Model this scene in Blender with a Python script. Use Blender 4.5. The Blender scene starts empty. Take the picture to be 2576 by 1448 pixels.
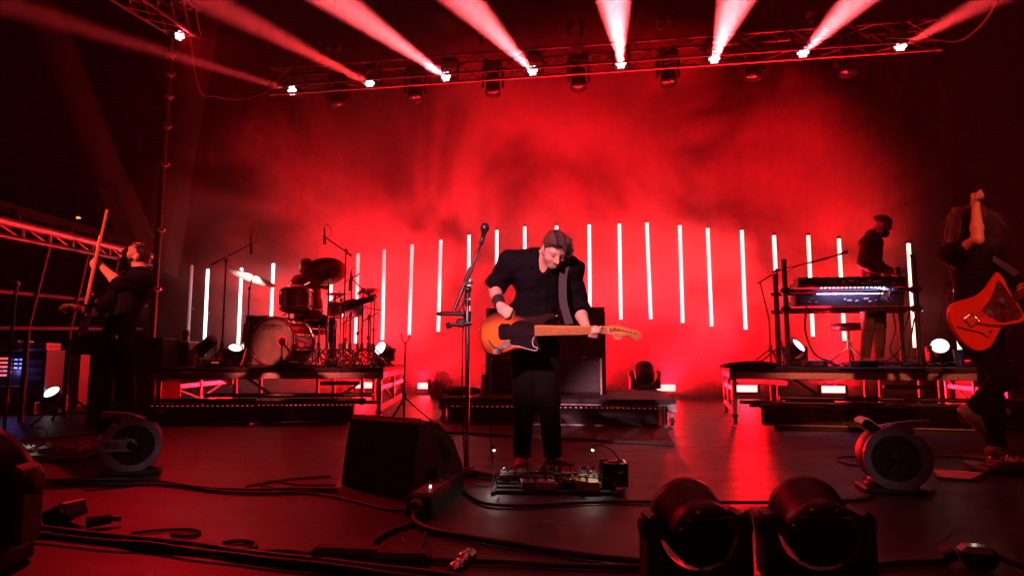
import bpy, bmesh, math, random
import numpy as np
from mathutils import Vector, Matrix, Quaternion, noise as mnoise
random.seed(7); np.random.seed(7)
R = math.radians
sc = bpy.context.scene
COL = sc.collection

# ---------------------------------------------------------------- camera
F_PX, CX, CY, HOR, CAM_H = 1600.0, 1288.0, 724.0, 894.0, 0.80
TILT = math.atan((HOR - CY) / F_PX)
cam_d = bpy.data.cameras.new('camera'); cam = bpy.data.objects.new('camera', cam_d); COL.objects.link(cam)
cam.location = (0, 0, CAM_H); cam.rotation_euler = (math.pi / 2 + TILT, 0, 0)
cam_d.sensor_width = 36.0; cam_d.lens = 36.0 * F_PX / 2576.0
cam_d.clip_start = 0.05; cam_d.clip_end = 300
sc.camera = cam

# ---------------------------------------------------------------- night sky, exposure
w = bpy.data.worlds.new('World'); sc.world = w; w.use_nodes = True
nt = w.node_tree
bgn = nt.nodes['Background']
sky = nt.nodes.new('ShaderNodeTexSky'); sky.sky_type = 'NISHITA'; sky.sun_disc = False
sky.sun_elevation = R(-6); sky.sun_rotation = R(200)
nt.links.new(sky.outputs[0], bgn.inputs[0]); bgn.inputs[1].default_value = 0.002
sc.view_settings.view_transform = 'Standard'; sc.view_settings.look = 'None'
sc.view_settings.exposure = 0.0; sc.view_settings.gamma = 1.0; sc.view_settings.use_curve_mapping = False

cy = sc.cycles
cy.use_denoising = True
try:
    cy.denoiser = 'OPENIMAGEDENOISE'; cy.denoising_input_passes = 'RGB_ALBEDO_NORMAL'; cy.denoising_prefilter = 'ACCURATE'
except Exception: pass
cy.max_bounces = 5; cy.diffuse_bounces = 2; cy.glossy_bounces = 2; cy.transmission_bounces = 2; cy.volume_bounces = 0
cy.transparent_max_bounces = 8
cy.volume_step_rate = 1.0; cy.volume_max_steps = 96
cy.sample_clamp_indirect = 3.0; cy.sample_clamp_direct = 0
cy.caustics_reflective = False; cy.caustics_refractive = False
cy.use_light_tree = True
cy.use_adaptive_sampling = True; cy.adaptive_threshold = .06; cy.adaptive_min_samples = 32

# a pixel of the 2576-wide view -> a point at world depth y, or on a height z
def at(u, v, y):
    a = (u - CX) / F_PX; b = -(v - CY) / F_PX
    dy = math.cos(TILT) - b * math.sin(TILT); dz = math.sin(TILT) + b * math.cos(TILT)
    t = y / dy
    return Vector((a * t, y, CAM_H + dz * t))
def on_z(u, v, z=0.0):
    a = (u - CX) / F_PX; b = -(v - CY) / F_PX
    dy = math.cos(TILT) - b * math.sin(TILT); dz = math.sin(TILT) + b * math.cos(TILT)
    t = (z - CAM_H) / dz
    return Vector((a * t, dy * t, z))

# ---------------------------------------------------------------- materials
MATS = {}
def mat(name, col=(.5, .5, .5), rough=.5, metal=0.0, emit=None, estr=0.0, vary=.25, scale=12.0, bump=.15, bscale=None,
        spec=.5, alpha=1.0, rvar=.12, stretch=(1, 1, 1), coat=0.0):
    if name in MATS: return MATS[name]
    m = bpy.data.materials.new(name); m.use_nodes = True; MATS[name] = m
    n = m.node_tree.nodes; l = m.node_tree.links
    b = n['Principled BSDF']
    b.inputs['Metallic'].default_value = metal
    b.inputs['Specular IOR Level'].default_value = spec
    b.inputs['Alpha'].default_value = alpha
    b.inputs['Coat Weight'].default_value = coat
    tc = n.new('ShaderNodeTexCoord'); mp = n.new('ShaderNodeMapping'); mp.inputs['Scale'].default_value = stretch
    l.new(tc.outputs['Object'], mp.inputs[0])
    nz = n.new('ShaderNodeTexNoise'); nz.inputs['Scale'].default_value = scale; nz.inputs['Detail'].default_value = 6
    l.new(mp.outputs[0], nz.inputs['Vector'])
    cr = n.new('ShaderNodeValToRGB')
    cr.color_ramp.elements[0].position = .3; cr.color_ramp.elements[1].position = .72
    c = Vector(col)
    cr.color_ramp.elements[0].color = (*(c * (1 - vary)), 1); cr.color_ramp.elements[1].color = (*[min(1, x * (1 + vary)) for x in c], 1)
    l.new(nz.outputs['Fac'], cr.inputs[0]); l.new(cr.outputs[0], b.inputs['Base Color'])
    mr = n.new('ShaderNodeMapRange'); mr.inputs[3].default_value = max(.02, rough - rvar); mr.inputs[4].default_value = min(1, rough + rvar)
    l.new(nz.outputs['Fac'], mr.inputs[0]); l.new(mr.outputs[0], b.inputs['Roughness'])
    if bump:
        nb = n.new('ShaderNodeTexNoise'); nb.inputs['Scale'].default_value = bscale or scale * 8; nb.inputs['Detail'].default_value = 4
        l.new(mp.outputs[0], nb.inputs['Vector'])
        bp = n.new('ShaderNodeBump'); bp.inputs['Strength'].default_value = bump; bp.inputs['Distance'].default_value = .01
        l.new(nb.outputs['Fac'], bp.inputs['Height']); l.new(bp.outputs[0], b.inputs['Normal'])
    if emit:
        b.inputs['Emission Color'].default_value = (*emit, 1); b.inputs['Emission Strength'].default_value = estr
    return m

# ---------------------------------------------------------------- mesh collector
def frame(axis):
    a = Vector(axis).normalized()
    t = Vector((0, 0, 1)) if abs(a.z) < .9 else Vector((1, 0, 0))
    x = a.cross(t).normalized(); y = a.cross(x).normalized()
    return x, y, a
class MB:
    def __init__(s): s.v = []; s.f = []; s.sm = []
    def add(s, vs, fs, smooth=False):
        o = len(s.v); s.v += [tuple(p) for p in vs]
        for f in fs: s.f.append(tuple(i + o for i in f)); s.sm.append(smooth)
        return s
    def box(s, c, d, rot=None, bev=0.0):
        c = Vector(c); h = Vector(d) / 2
        b = min(bev, min(h) * .6)
        if b <= 0:
            vs = [Vector((x * h.x, y * h.y, z * h.z)) for z in (-1, 1) for y in (-1, 1) for x in (-1, 1)]
            fs = [(0, 2, 3, 1), (4, 5, 7, 6), (0, 1, 5, 4), (2, 6, 7, 3), (0, 4, 6, 2), (1, 3, 7, 5)]
        else:
            bm = bmesh.new(); bmesh.ops.create_cube(bm, size=1)
            for q in bm.verts: q.co = Vector((q.co.x * d[0], q.co.y * d[1], q.co.z * d[2]))
            bmesh.ops.bevel(bm, geom=bm.edges[:], offset=b, segments=1, affect='EDGES')
            bm.verts.ensure_lookup_table(); vs = [q.co.copy() for q in bm.verts]; fs = [tuple(q.index for q in f.verts) for f in bm.faces]
            bm.free()
        if rot is not None: vs = [rot @ q for q in vs]
        return s.add([q + c for q in vs], fs)
    def cyl(s, p0, p1, r0, r1=None, n=12, caps=True, smooth=True):
        p0 = Vector(p0); p1 = Vector(p1); r1 = r0 if r1 is None else r1
        x, y, a = frame(p1 - p0); vs = []
        for p, r in ((p0, r0), (p1, r1)):
            for i in range(n):
                t = 2 * math.pi * i / n; vs.append(p + (x * math.cos(t) + y * math.sin(t)) * r)
        s.add(vs, [(i, (i + 1) % n, n + (i + 1) % n, n + i) for i in range(n)], smooth)
        if caps:
            s.add(vs[:n], [tuple(range(n))[::-1]]); s.add(vs[n:], [tuple(range(n))])
        return s
    def tube(s, pts, r, n=8, closed=False, taper=None):
        pts = [Vector(p) for p in pts]; N = len(pts); vs = []; px = None
        for i, p in enumerate(pts):
            d = (pts[(i + 1) % N] - pts[i - 1]) if closed else (pts[min(i + 1, N - 1)] - pts[max(i - 1, 0)])
            if d.length < 1e-9: d = Vector((0, 0, 1))
            d.normalize()
            if px is None: px = frame(d)[0]
            px = (px - d * px.dot(d))
            if px.length < 1e-6: px = frame(d)[0]
            px.normalize(); y = d.cross(px)
            rr = r if taper is None else r * taper[i]
            for k in range(n):
                t = 2 * math.pi * k / n; vs.append(p + (px * math.cos(t) + y * math.sin(t)) * rr)
        m = N if closed else N - 1
        fs = [(i * n + k, i * n + (k + 1) % n, ((i + 1) % N) * n + (k + 1) % n, ((i + 1) % N) * n + k) for i in range(m) for k in range(n)]
        s.add(vs, fs, True)
        if not closed: s.add(vs[:n], [tuple(range(n))[::-1]]); s.add(vs[-n:], [tuple(range(n))])
        return s
    def lathe(s, prof, o=(0, 0, 0), axis=(0, 0, 1), n=24, smooth=True):   # prof: (radius, height)
        o = Vector(o); x, y, a = frame(axis); vs = []; N = len(prof)
        for r, h in prof:
            for k in range(n):
                t = 2 * math.pi * k / n; vs.append(o + a * h + (x * math.cos(t) + y * math.sin(t)) * max(r, 1e-4))
        fs = [(i * n + k, i * n + (k + 1) % n, (i + 1) * n + (k + 1) % n, (i + 1) * n + k) for i in range(N - 1) for k in range(n)]
        s.add(vs, fs, smooth)
        s.add(vs[:n], [tuple(range(n))[::-1]]); s.add(vs[-n:], [tuple(range(n))])
        return s
    def ball(s, c, r, n=12, sc3=(1, 1, 1), rot=None):
        c = Vector(c); vs = []; m = max(6, n // 2 + 2)
        for i in range(m + 1):
            ph = math.pi * i / m
            for k in range(n):
                t = 2 * math.pi * k / n
                q = Vector((math.sin(ph) * math.cos(t) * sc3[0], math.sin(ph) * math.sin(t) * sc3[1], math.cos(ph) * sc3[2])) * r
                vs.append(c + (rot @ q if rot is not None else q))
        return s.add(vs, [(i * n + k, i * n + (k + 1) % n, (i + 1) * n + (k + 1) % n, (i + 1) * n + k) for i in range(m) for k in range(n)], True)
    def extr(s, poly, y0, y1, plane='xz', bev=0.0, smooth=False):          # outline extruded along the third axis, chamfered rim
        N = len(poly); cx = sum(p[0] for p in poly) / N; cz = sum(p[1] for p in poly) / N
        def P(p, y): return (p[0], y, p[1]) if plane == 'xz' else ((y, p[0], p[1]) if plane == 'yz' else (p[0], p[1], y))
        def inset(d):
            out = []
            for i in range(N):
                a, b, c = Vector(poly[i - 1]), Vector(poly[i]), Vector(poly[(i + 1) % N])
                t = (c - a)
                if t.length < 1e-9: out.append(b); continue
                nrm = Vector((-t.y, t.x)).normalized()
                out.append((b, nrm))
            area = sum(poly[i - 1][0] * poly[i][1] - poly[i][0] * poly[i - 1][1] for i in range(N))
            sg = 1 if area > 0 else -1
            return [tuple(o[0] + o[1] * d * sg) if isinstance(o, tuple) else tuple(o) for o in out]
        if bev > 0:
            pi = inset(bev); rings = [[P(p, y0) for p in pi], [P(p, y0 + bev) for p in poly], [P(p, y1 - bev) for p in poly], [P(p, y1) for p in pi]]
        else: rings = [[P(p, y0) for p in poly], [P(p, y1) for p in poly]]
        vs = [q for r_ in rings for q in r_]
        fs = [(i * N + k, i * N + (k + 1) % N, (i + 1) * N + (k + 1) % N, (i + 1) * N + k) for i in range(len(rings) - 1) for k in range(N)]
        s.add(vs, fs, smooth)
        s.add(rings[0], [tuple(range(N))[::-1]]); s.add(rings[-1], [tuple(range(N))])
        return s
    def xf(s, mx): s.v = [tuple(mx @ Vector(p)) for p in s.v]; return s
    def build(s, name, m, parent=None, loc=None, rot=None):
        me = bpy.data.meshes.new(name); me.from_pydata(s.v, [], s.f)
        me.polygons.foreach_set('use_smooth', s.sm); me.validate(); 
        bm = bmesh.new(); bm.from_mesh(me); bmesh.ops.recalc_face_normals(bm, faces=bm.faces[:]); bm.to_mesh(me); bm.free()
        me.update(); me.materials.append(MATS[m] if isinstance(m, str) else m)
        o = bpy.data.objects.new(name, me); COL.objects.link(o)
        if parent is not None: o.parent = parent
        if loc is not None: o.location = loc
        if rot is not None: o.rotation_euler = rot
        return o
def tag(o, label=None, cat=None, group=None, kind=None):
    if label: o['label'] = label
    if cat: o['category'] = cat
    if group: o['group'] = group
    if kind: o['kind'] = kind
    return o
def thing(name, label, cat, loc=(0, 0, 0), rz=0.0, group=None, rot=None):
    o = bpy.data.objects.new(name, None); COL.objects.link(o); o.empty_display_size = .1
    o.location = loc; o.rotation_euler = rot if rot is not None else (0, 0, rz)
    return tag(o, label, cat, group)
def link_copy(o, parent=None):
    c = o.copy(); COL.objects.link(c); c.parent = parent
    for ch in o.children: link_copy(ch, c)
    return c
def copy_thing(o, loc, label, rz=None, rot=None):
    c = link_copy(o); c.location = loc
    if rz is not None: c.rotation_euler = (0, 0, rz)
    if rot is not None: c.rotation_euler = rot
    c['label'] = label
    return c
def smooth_path(pts, k=6, closed=False):
    pts = [Vector(p) for p in pts]; N = len(pts); out = []
    for i in range(N if closed else N - 1):
        p1, p2 = pts[i], pts[(i + 1) % N]
        p0 = pts[i - 1] if (closed or i > 0) else p1 * 2 - p2
        p3 = pts[(i + 2) % N] if (closed or i + 2 < N) else p2 * 2 - p1
        for j in range(k):
            t = j / k; t2 = t * t; t3 = t2 * t
            out.append(.5 * ((2 * p1) + (p2 - p0) * t + (2 * p0 - 5 * p1 + 4 * p2 - p3) * t2 + (3 * p1 - p0 - 3 * p2 + p3) * t3))
    if not closed: out.append(pts[-1])
    return out
def aim(d):   # euler so that local -Z points along d (lamps)
    return Vector(d).to_track_quat('-Z', 'Y').to_euler()
def lamp(name, kind, loc, d, power, col, parent=None, size=30, blend=.3, rad=.05, shape=None):
    L = bpy.data.lights.new(name, kind); L.energy = power; L.color = col
    if kind == 'SPOT': L.spot_size = R(size); L.spot_blend = blend; L.shadow_soft_size = rad
    elif kind == 'POINT': L.shadow_soft_size = rad
    elif kind == 'AREA':
        L.shape = 'RECTANGLE'; L.size, L.size_y = shape
        L.spread = R(size)
    o = bpy.data.objects.new(name, L); COL.objects.link(o); o.location = loc; o.rotation_euler = aim(d)
    if parent is not None: o.parent = parent
    return o
RED = (1.0, .0015, .006); PINK = (1.0, .12, .16); WHITE = (1.0, .85, .82)
# ================================================================ the place: stage floor, drapes, air
mat('stage_black', (.013, .0115, .0115), .46, vary=.45, scale=2.2, bump=.22, bscale=60, rvar=.18, stretch=(1, 2.2, 1))
mat('mat_black', (.008, .008, .008), .7, scale=8, bump=.2)
mat('drape', (.0012, .0011, .0011), .95, scale=3, bump=.1, spec=0.0)
mat('truss_metal', (.08, .08, .085), .42, metal=.8, scale=18, bump=.1)
mat('black_metal', (.012, .012, .013), .38, metal=0.0, scale=20, bump=.08)
mat('black_plastic', (.014, .014, .015), .45, scale=30, bump=.12)
mat('gloss_black', (.006, .006, .007), .12, scale=8, bump=0, coat=.6)
mat('alu', (.62, .62, .64), .32, metal=1.0, scale=25, bump=.06, stretch=(1, 1, 6))
mat('alu_dull', (.34, .34, .36), .45, metal=.9, scale=18, bump=.1)
mat('chrome', (.8, .8, .82), .22, metal=1.0, scale=20, bump=0, rvar=.05)
mat('steel_grey', (.11, .11, .115), .5, metal=.3, scale=12, bump=.1)
mat('concrete', (.035, .032, .032), .85, scale=2.5, bump=.25, bscale=30)
mat('rubber', (.012, .012, .012), .65, scale=20, bump=.1)
def glow(name, col, s, sample=False):
    m = mat(name, (.8, .8, .8), .4, emit=col, estr=s, vary=.05, bump=0)
    if not sample: m.cycles.emission_sampling = 'NONE'
    return m
glow('tube_glow', (1, .95, .93), 1.9); glow('tube_glow_warm', (1, .95, .66), 1.7); glow('tube_glow_cool', (.92, 1, .97), 3.6); glow('tube_glow_cream', (1, .97, .85), 3.6)
glow('tube_dim', (.9, .35, .38), .14)  # unlit tube given a faint pink glow of its own
glow('lens_glow', (1, .90, .90), 2.6); glow('strobe_glow', (1, .42, .38), 2.6); glow('lens_pink', (1, .84, .86), 1.8)
glow('led_red', (1, .10, .05), .45); glow('led_orange', (1, .10, .02), 1.1); glow('led_blue', (.12, .2, 1), 2.5); glow('led_white', (1, .96, .9), 5.0)

fl = MB().box((0, 8.5, -.06), (31, 20.6, .12)).build('stage_floor', 'stage_black'); tag(fl, kind='structure')
# pleated black drape closing the stage at the back
dr = MB(); n = 420; W_, Y_ = 15.2, 17.2
vs = []
for i in range(n + 1):
    x = -W_ + 2 * W_ * i / n; y = Y_ + .018 * math.sin(i * .9) + .015 * math.sin(i * .37 + 1)
    vs += [(x, y, 0), (x, y + .03 * math.sin(i * .5), 10.9)]
dr.add(vs, [(2 * i, 2 * i + 2, 2 * i + 3, 2 * i + 1) for i in range(n)], True)
tag(dr.build('backdrop', 'drape'), kind='structure')

def volmat(name, dens, aniso=.2, noisy=None, col=(.92, .92, .92)):
    vm = bpy.data.materials.new(name); vm.use_nodes = True; n = vm.node_tree.nodes; l = vm.node_tree.links; n.remove(n['Principled BSDF'])
    pv = n.new('ShaderNodeVolumePrincipled'); pv.inputs['Density'].default_value = dens; pv.inputs['Color'].default_value = (*col, 1); pv.inputs['Anisotropy'].default_value = aniso
    l.new(pv.outputs[0], n['Material Output'].inputs['Volume'])
    if noisy:
        scale, lo, hi, half, cen, dmin = noisy
        tc = n.new('ShaderNodeTexCoord'); nz = n.new('ShaderNodeTexNoise'); nz.inputs['Scale'].default_value = scale; nz.inputs['Detail'].default_value = 3.2
        nz.inputs['Roughness'].default_value = .55; nz.inputs['Distortion'].default_value = .6
        ms_ = n.new('ShaderNodeMapping'); ms_.inputs['Scale'].default_value = (1, .4, 1); ms_.inputs['Location'].default_value = (3.1, 2.0, 2.6)
        l.new(tc.outputs['Object'], ms_.inputs[0]); l.new(ms_.outputs[0], nz.inputs['Vector'])
        mr = n.new('ShaderNodeMapRange'); mr.inputs[1].default_value = lo; mr.inputs[2].default_value = hi; mr.inputs[3].default_value = dmin; mr.inputs[4].default_value = dens
        mr.interpolation_type = 'SMOOTHSTEP'
        l.new(nz.outputs['Fac'], mr.inputs[0])
        # the cloud thins out to nothing towards its own rim
        mp = n.new('ShaderNodeMapping'); mp.inputs['Location'].default_value = [-c / h for c, h in zip(cen, half)]; mp.inputs['Scale'].default_value = [1 / h for h in half]
        l.new(tc.outputs['Object'], mp.inputs[0])
        ln = n.new('ShaderNodeVectorMath'); ln.operation = 'LENGTH'; l.new(mp.outputs[0], ln.inputs[0])
        fr = n.new('ShaderNodeMapRange'); fr.interpolation_type = 'SMOOTHSTEP'
        fr.inputs[1].default_value = 1.0; fr.inputs[2].default_value = .68; fr.inputs[3].default_value = 0; fr.inputs[4].default_value = 1
        l.new(ln.outputs['Value'], fr.inputs[0])
        mu = n.new('ShaderNodeMath'); mu.operation = 'MULTIPLY'; l.new(mr.outputs[0], mu.inputs[0]); l.new(fr.outputs[0], mu.inputs[1])
        l.new(mu.outputs[0], pv.inputs['Density'])
    return vm
HAZE_D, SMOKE_D = .0014, .60
tag(MB().box((0, 8.6, 5.0), (32, 22, 12.6)).build('haze', volmat('haze', HAZE_D)), kind='stuff')
SC_, SH_ = (.6, 14.1, 2.4), (9.8, 3.5, 6.6)
smk = MB().box(SC_, [2 * h for h in SH_])
smk = smk.build('smoke', volmat('smoke', SMOKE_D, .15, (.34, .48, .63, SH_, SC_, .06))); tag(smk, kind='stuff')

# ================================================================ roof columns and side structure on the left
def column(p0, p1, r0, r1, sleeve, label):
    t = thing('roof_column', label, 'column', p0)
    p0 = Vector(p0); p1 = Vector(p1); d = p1 - p0
    MB().cyl((0, 0, 0), d, r0, r1, n=24).build('shaft', 'concrete', t)
    b = d * sleeve
    MB().cyl(d * .0, b, r0 * 1.22, r0 * 1.14, n=8, smooth=False).build('sleeve', 'concrete', t)
    return t
a0 = at(372, 640, 15.2); a0.z = at(372, 640, 15.2).z
column(at(362, 690, 15.0), at(80, -40, 13.6), .42, .36, .30, 'thick diagonal concrete roof column leaning out to the left')
column(at(392, 690, 15.6), at(530, -40, 16.3), .42, .34, .24, 'dim concrete roof column leaning right, meeting the left one in a V')
# thin vertical lighting pole with clamps
pt = at(432, 60, 9.4); pb = Vector((pt.x - .02, pt.y, 0))
t = thing('lighting_pole', 'thin dark lighting pole with small clamps on the left side of the stage', 'pole', pb)
MB().cyl((0, 0, 0), pt - pb, .045, n=10).build('shaft', 'black_metal', t)
for k in (.30, .45, .62, .72, .80, .86, .91):
    c = (pt - pb) * k; MB().cyl(c - Vector((0, 0, .03)), c + Vector((0, 0, .03)), .062, n=10).box(c + Vector((.07, -.02, 0)), (.06, .05, .04)).build('clamp', 'alu_dull', t)
MB().box((0, 0, .015), (.6, .6, .03), bev=.01).build('base_plate', 'black_metal', t)

def truss(name, label, p0, p1, size=.34, bays=None, mt='alu_dull', up=Vector((0, 0, 1)), group=None):
    p0 = Vector(p0); p1 = Vector(p1); d = (p1 - p0); L = d.length; a = d.normalized(); s = a.cross(up).normalized(); u = s.cross(a).normalized()
    t = thing(name, label, 'truss', p0, group=group); h = size / 2
    cs = [s * h + u * h, s * -h + u * h, s * -h - u * h, s * h - u * h]
    for c in cs: MB().cyl(c, c + d, .025, n=8).build('chord', mt, t)
    bays = bays or max(3, int(L / (size * 1.6)))
    for f in range(4):
        c0, c1 = cs[f], cs[(f + 1) % 4]
        for k in range(bays):
            q0, q1 = (c0, c1) if k % 2 == 0 else (c1, c0)
            MB().cyl(q0 + d * (k / bays), q1 + d * ((k + 1) / bays), .011, n=5).build('brace', mt, t)
    return t
# rear lighting truss that carries the beam lamps
TL, TR = at(690, 196, 12.15), at(2345, 76, 10.3)
TL.z = TR.z = 6.22
truss('lighting_truss', 'long rear lighting truss above the stage carrying the beam lamps', TL, TR, .36, 26, 'truss_metal')
tr_dir = (TR - TL).normalized()
hb = thing('lamp_bar', 'thin straight lamp bar running under the rear lighting truss', 'bar', TL + Vector((0, -.2, -.36)))
MB().cyl((0, 0, 0), TR - TL, .024, n=8).build('pipe', 'alu_dull', hb)
for k in range(9):
    c = (TR - TL) * (k / 8); MB().box(c + Vector((0, .1, .12)), (.04, .05, .26)).build('hanger', 'black_metal', hb)
# upper left: side truss over the pole
truss('roof_truss', 'short side truss at the top left running up to the lighting pole', at(300, -60, 7.0), at(470, 62, 9.6), .42, 8, 'truss_metal')
# cable swags beside the truss ends
for nm, pts, lab in (('swag_cable', [(470, 40, 9.5), (500, 222, 10.5), (545, 243, 11), (600, 250, 11.4), (660, 236, 11.8), (735, 190, 12.0)], 'slack cable drooping between the lighting pole and the left end of the truss'),
                     ('swag_cable', [(2240, 95, 10.3), (2340, 98, 9.8), (2405, 104, 9.3), (2450, 80, 8.8), (2490, 35, 8.4), (2520, -30, 8.0)], 'slack cable drooping off the right end of the rear truss')):
    pp = smooth_path([at(*q) for q in pts], 8)
    tag(MB().tube(pp, .018, n=6).build(nm, 'rubber'), lab, 'cable')

# long railed walkway on the far left
wk = thing('walkway_frame', 'long metal walkway frame with rails and slanted cover on the far left', 'walkway', (0, 0, 0))
A, B = at(-60, 540, 6.2), at(392, 646, 12.0)
A2, B2 = at(-60, 580, 6.2), at(392, 668, 12.0)
dv = B - A
wk.location = A; o0 = A.copy()
MB().cyl((0, 0, 0), dv, .055, n=12).build('top_rail', 'alu_dull', wk)
MB().cyl(A2 - o0, B2 - o0, .035, n=10).build('lower_rail', 'truss_metal', wk)
for k in range(9):
    t_ = (k + .35) / 9
    p = (B - A) * t_; q = (A2 - o0) + (B2 - A2) * t_
    MB().cyl(p, q, .03, n=8).build('strut', 'alu_dull', wk)
    if k < 8:
        t2 = (k + 1.35) / 9; q2 = (A2 - o0) + (B2 - A2) * t2
        MB().cyl(p, q2, .012, n=6).build('tie_rod', 'alu_dull', wk)
back = Vector((-1.2, .6, .28))
C, D_ = A + back, B + back
cv = MB(); prof = [(0, .20), (.35, .31), (1.0, .34)]
vs = []
for p in (A, B):
    for k, h in prof: vs.append(p - o0 + back * k + Vector((0, 0, h - .1)))
cv.add(vs, [(0, 3, 4, 1), (1, 4, 5, 2)])
cv.add([Vector(v) + Vector((0, 0, .03)) for v in vs], [(0, 3, 4, 1), (1, 4, 5, 2)])
cv.build('cover', 'steel_grey', wk)
for k in range(4):
    p = dv * ((k + .6) / 4.3)
    MB().tube([p + Vector((0, 0, .0)), p + Vector((-.05, 0, .16)), p + back * .4 + Vector((0, 0, .12))], .035, n=8).build('bracket', 'alu', wk)
for k in range(5):   # lower web under the walkway
    p = (A2 - o0) + (B2 - A2) * ((k + .3) / 5)
    MB().cyl(p, p + Vector((-.25, .1, -.9 - .1 * k)), .028, n=8).build('post', 'rubber', wk)
MB().cyl((A2 - o0) + Vector((-.2, .1, -.55)), (B2 - o0) + Vector((-.2, .1, -.75)), .03, n=8).build('web_rail', 'rubber', wk)
MB().cyl((A2 - o0) + Vector((-.25, .1, -.95)), (B2 - o0) + Vector((-.25, .1, -1.2)), .03, n=8).build('web_rail', 'rubber', wk)
for k in range(5):
    p = wk.location + (A2 - o0) + (B2 - A2) * ((k + .3) / 5) + Vector((-.25, .1, -.9 - .1 * k))
    MB().cyl(p - o0, Vector((p.x, p.y, 0)) - o0, .03, n=8).build('post', 'rubber', wk)
ex = thing('exit_sign', 'tiny amber lit sign far off in the dark on the left', 'sign', at(199, 548, 15.5))
MB().box((0, 0, 0), (.16, .05, .10), bev=.01).build('housing', 'black_plastic', ex)
glow('amber', (1, .45, .05), 1.2); MB().extr([(-.05, -.03), (.06, -.03), (.06, .005), (.0, .03), (-.05, .03)], -.032, -.026).build('face', 'amber', ex)

# ================================================================ LED tubes hung in an arch
TUBES = [(483, 665), (523, 675), (608, 672), (688, 661), (760, 655), (835, 647), (901, 636), (967, 626), (1037, 613), (1109, 602), (1180, 589), (1250, 577), (1320, 568), (1400, 566),
         (1482, 563), (1558, 561), (1627, 558), (1710, 565), (1780, 572), (1866, 577), (1947, 590), (2033, 590), (2110, 598), (2200, 604), (2285, 610), (2395, 612), (2487, 615)]
def tube_y(u):
    t_ = (u - 1600) / 1600; return 12.8 / (1 + .165 * (u - 1600) / 1600 * 1.05)
ORD = ['first', 'second', 'third', 'fourth', 'fifth', 'sixth', 'seventh', 'eighth', 'ninth', 'tenth', 'eleventh', 'twelfth', 'thirteenth', 'fourteenth', 'fifteenth', 'sixteenth',
       'seventeenth', 'eighteenth', 'nineteenth', 'twentieth', 'twenty-first', 'twenty-second', 'twenty-third', 'twenty-fourth', 'twenty-fifth', 'twenty-sixth', 'twenty-seventh']
tube_me = MB().cyl((0, 0, -1.98), (0, 0, -.02), .034, n=14)
cap_me = MB().cyl((0, 0, -.02), (0, 0, .03), .037, n=12); cap2 = MB().cyl((0, 0, -2.03), (0, 0, -1.98), .037, n=12)
clip_me = MB().box((.05, .02, -1.02), (.06, .05, .05), bev=.008); wire_me = MB().cyl((0, .0, .03), (0, 0, 5.6), .0012, n=5)
tube_o = tube_me.build('diffuser', 'tube_glow'); cap_o = cap_me.build('end_cap', 'black_plastic'); cap2_o = cap2.build('end_cap', 'black_plastic')
clip_o = clip_me.build('clip', 'alu_dull'); wire_o = wire_me.build('wire', 'black_metal')
lean = {1627: 1.1, 1780: .5, 1713: .0, 523: .3, 1037: -.9, 1109: -.9, 1400: .4}
for i, (u, v) in enumerate(TUBES):
    p = at(u, v, tube_y(u))
    kind = 'unlit dim' if i == 0 else 'glowing white'
    lab = '%s hanging LED tube, %s from the left in the arched row' % (kind, ORD[i])
    t = thing('led_tube', lab, 'LED tube', p, group='LED tubes hanging in an arched row', rot=(0, R(-lean.get(u, random.uniform(-.15, .15))), 0))
    for o in (tube_o, cap_o, cap2_o, clip_o, wire_o):
        c = o.copy(); COL.objects.link(c); c.parent = t
        if o is tube_o:
            mm = 'tube_dim' if i == 0 else ('tube_glow_warm' if i in (21, 22, 23, 24, 25, 26) else ('tube_glow_cream' if i == 1 else ('tube_glow_cool' if i in (2, 3, 4, 5) else 'tube_glow')))
            c.material_slots[0].link = 'OBJECT'; c.material_slots[0].material = MATS[mm]
for o in (tube_o, cap_o, cap2_o, clip_o, wire_o): bpy.data.objects.remove(o)

# ================================================================ lamps on the truss
def lens_cells(r, n7=True):
    out = [(0, 0)] + [(r * .62 * math.cos(k * math.pi / 3), r * .62 * math.sin(k * math.pi / 3)) for k in range(6)]
    return out
def head_mesh(r, L, back=.5):     # a lamp head along -Z (lens end at z = -L*(1-back))
    f = L * (1 - back); b = L * back
    return MB().lathe([(r * .55, b), (r * .80, b * .92), (r * .92, b * .55), (r * .90, 0), (r * .97, -f * .55), (r * 1.02, -f * .86), (r * 1.02, -f), (r * .93, -f), (r * .93, -f + .015)], n=24)
def beam_lamp(label, p, q, power, col, group, spot=6.5, r=.105, glowm='lens_glow', blend=.45):
    d = (Vector(q) - Vector(p)).normalized(); L = .34
    piv = Vector(p) - d * L * .55
    t = thing('beam_light', label, 'stage light', piv, group=group)
    MB().box((0, 0, .33), (.30, .26, .12), bev=.02).build('base', 'black_plastic', t)
    for sx in (-1, 1):
        MB().extr([(-.05, -.03), (.05, -.03), (.06, .28), (-.06, .28)], sx * .15 - .018, sx * .15 + .018, plane='yz', bev=.006).build('yoke_arm', 'black_plastic', t)
    for sx in (-1, 1): MB().cyl((sx * .09, .06, .38), (sx * .09, .06, .50), .022, n=8).build('clamp', 'alu_dull', t)
    h = head_mesh(r, L, .45).build('head', 'black_plastic', t); h.rotation_euler = aim(d)
    zf = -L * .55 - .001
    for (cx_, cy_) in lens_cells(r):
        MB().lathe([(r * .30, zf), (r * .25, zf - .012), (.004, zf - .018)], (cx_, cy_, 0), n=12).build('led_cell', glowm, h)
    if power: lamp('beam_lamp_source', 'SPOT', d * (L * .55 + .04), d, power, col, t, size=spot, blend=blend, rad=r * .55)
    return t
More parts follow.
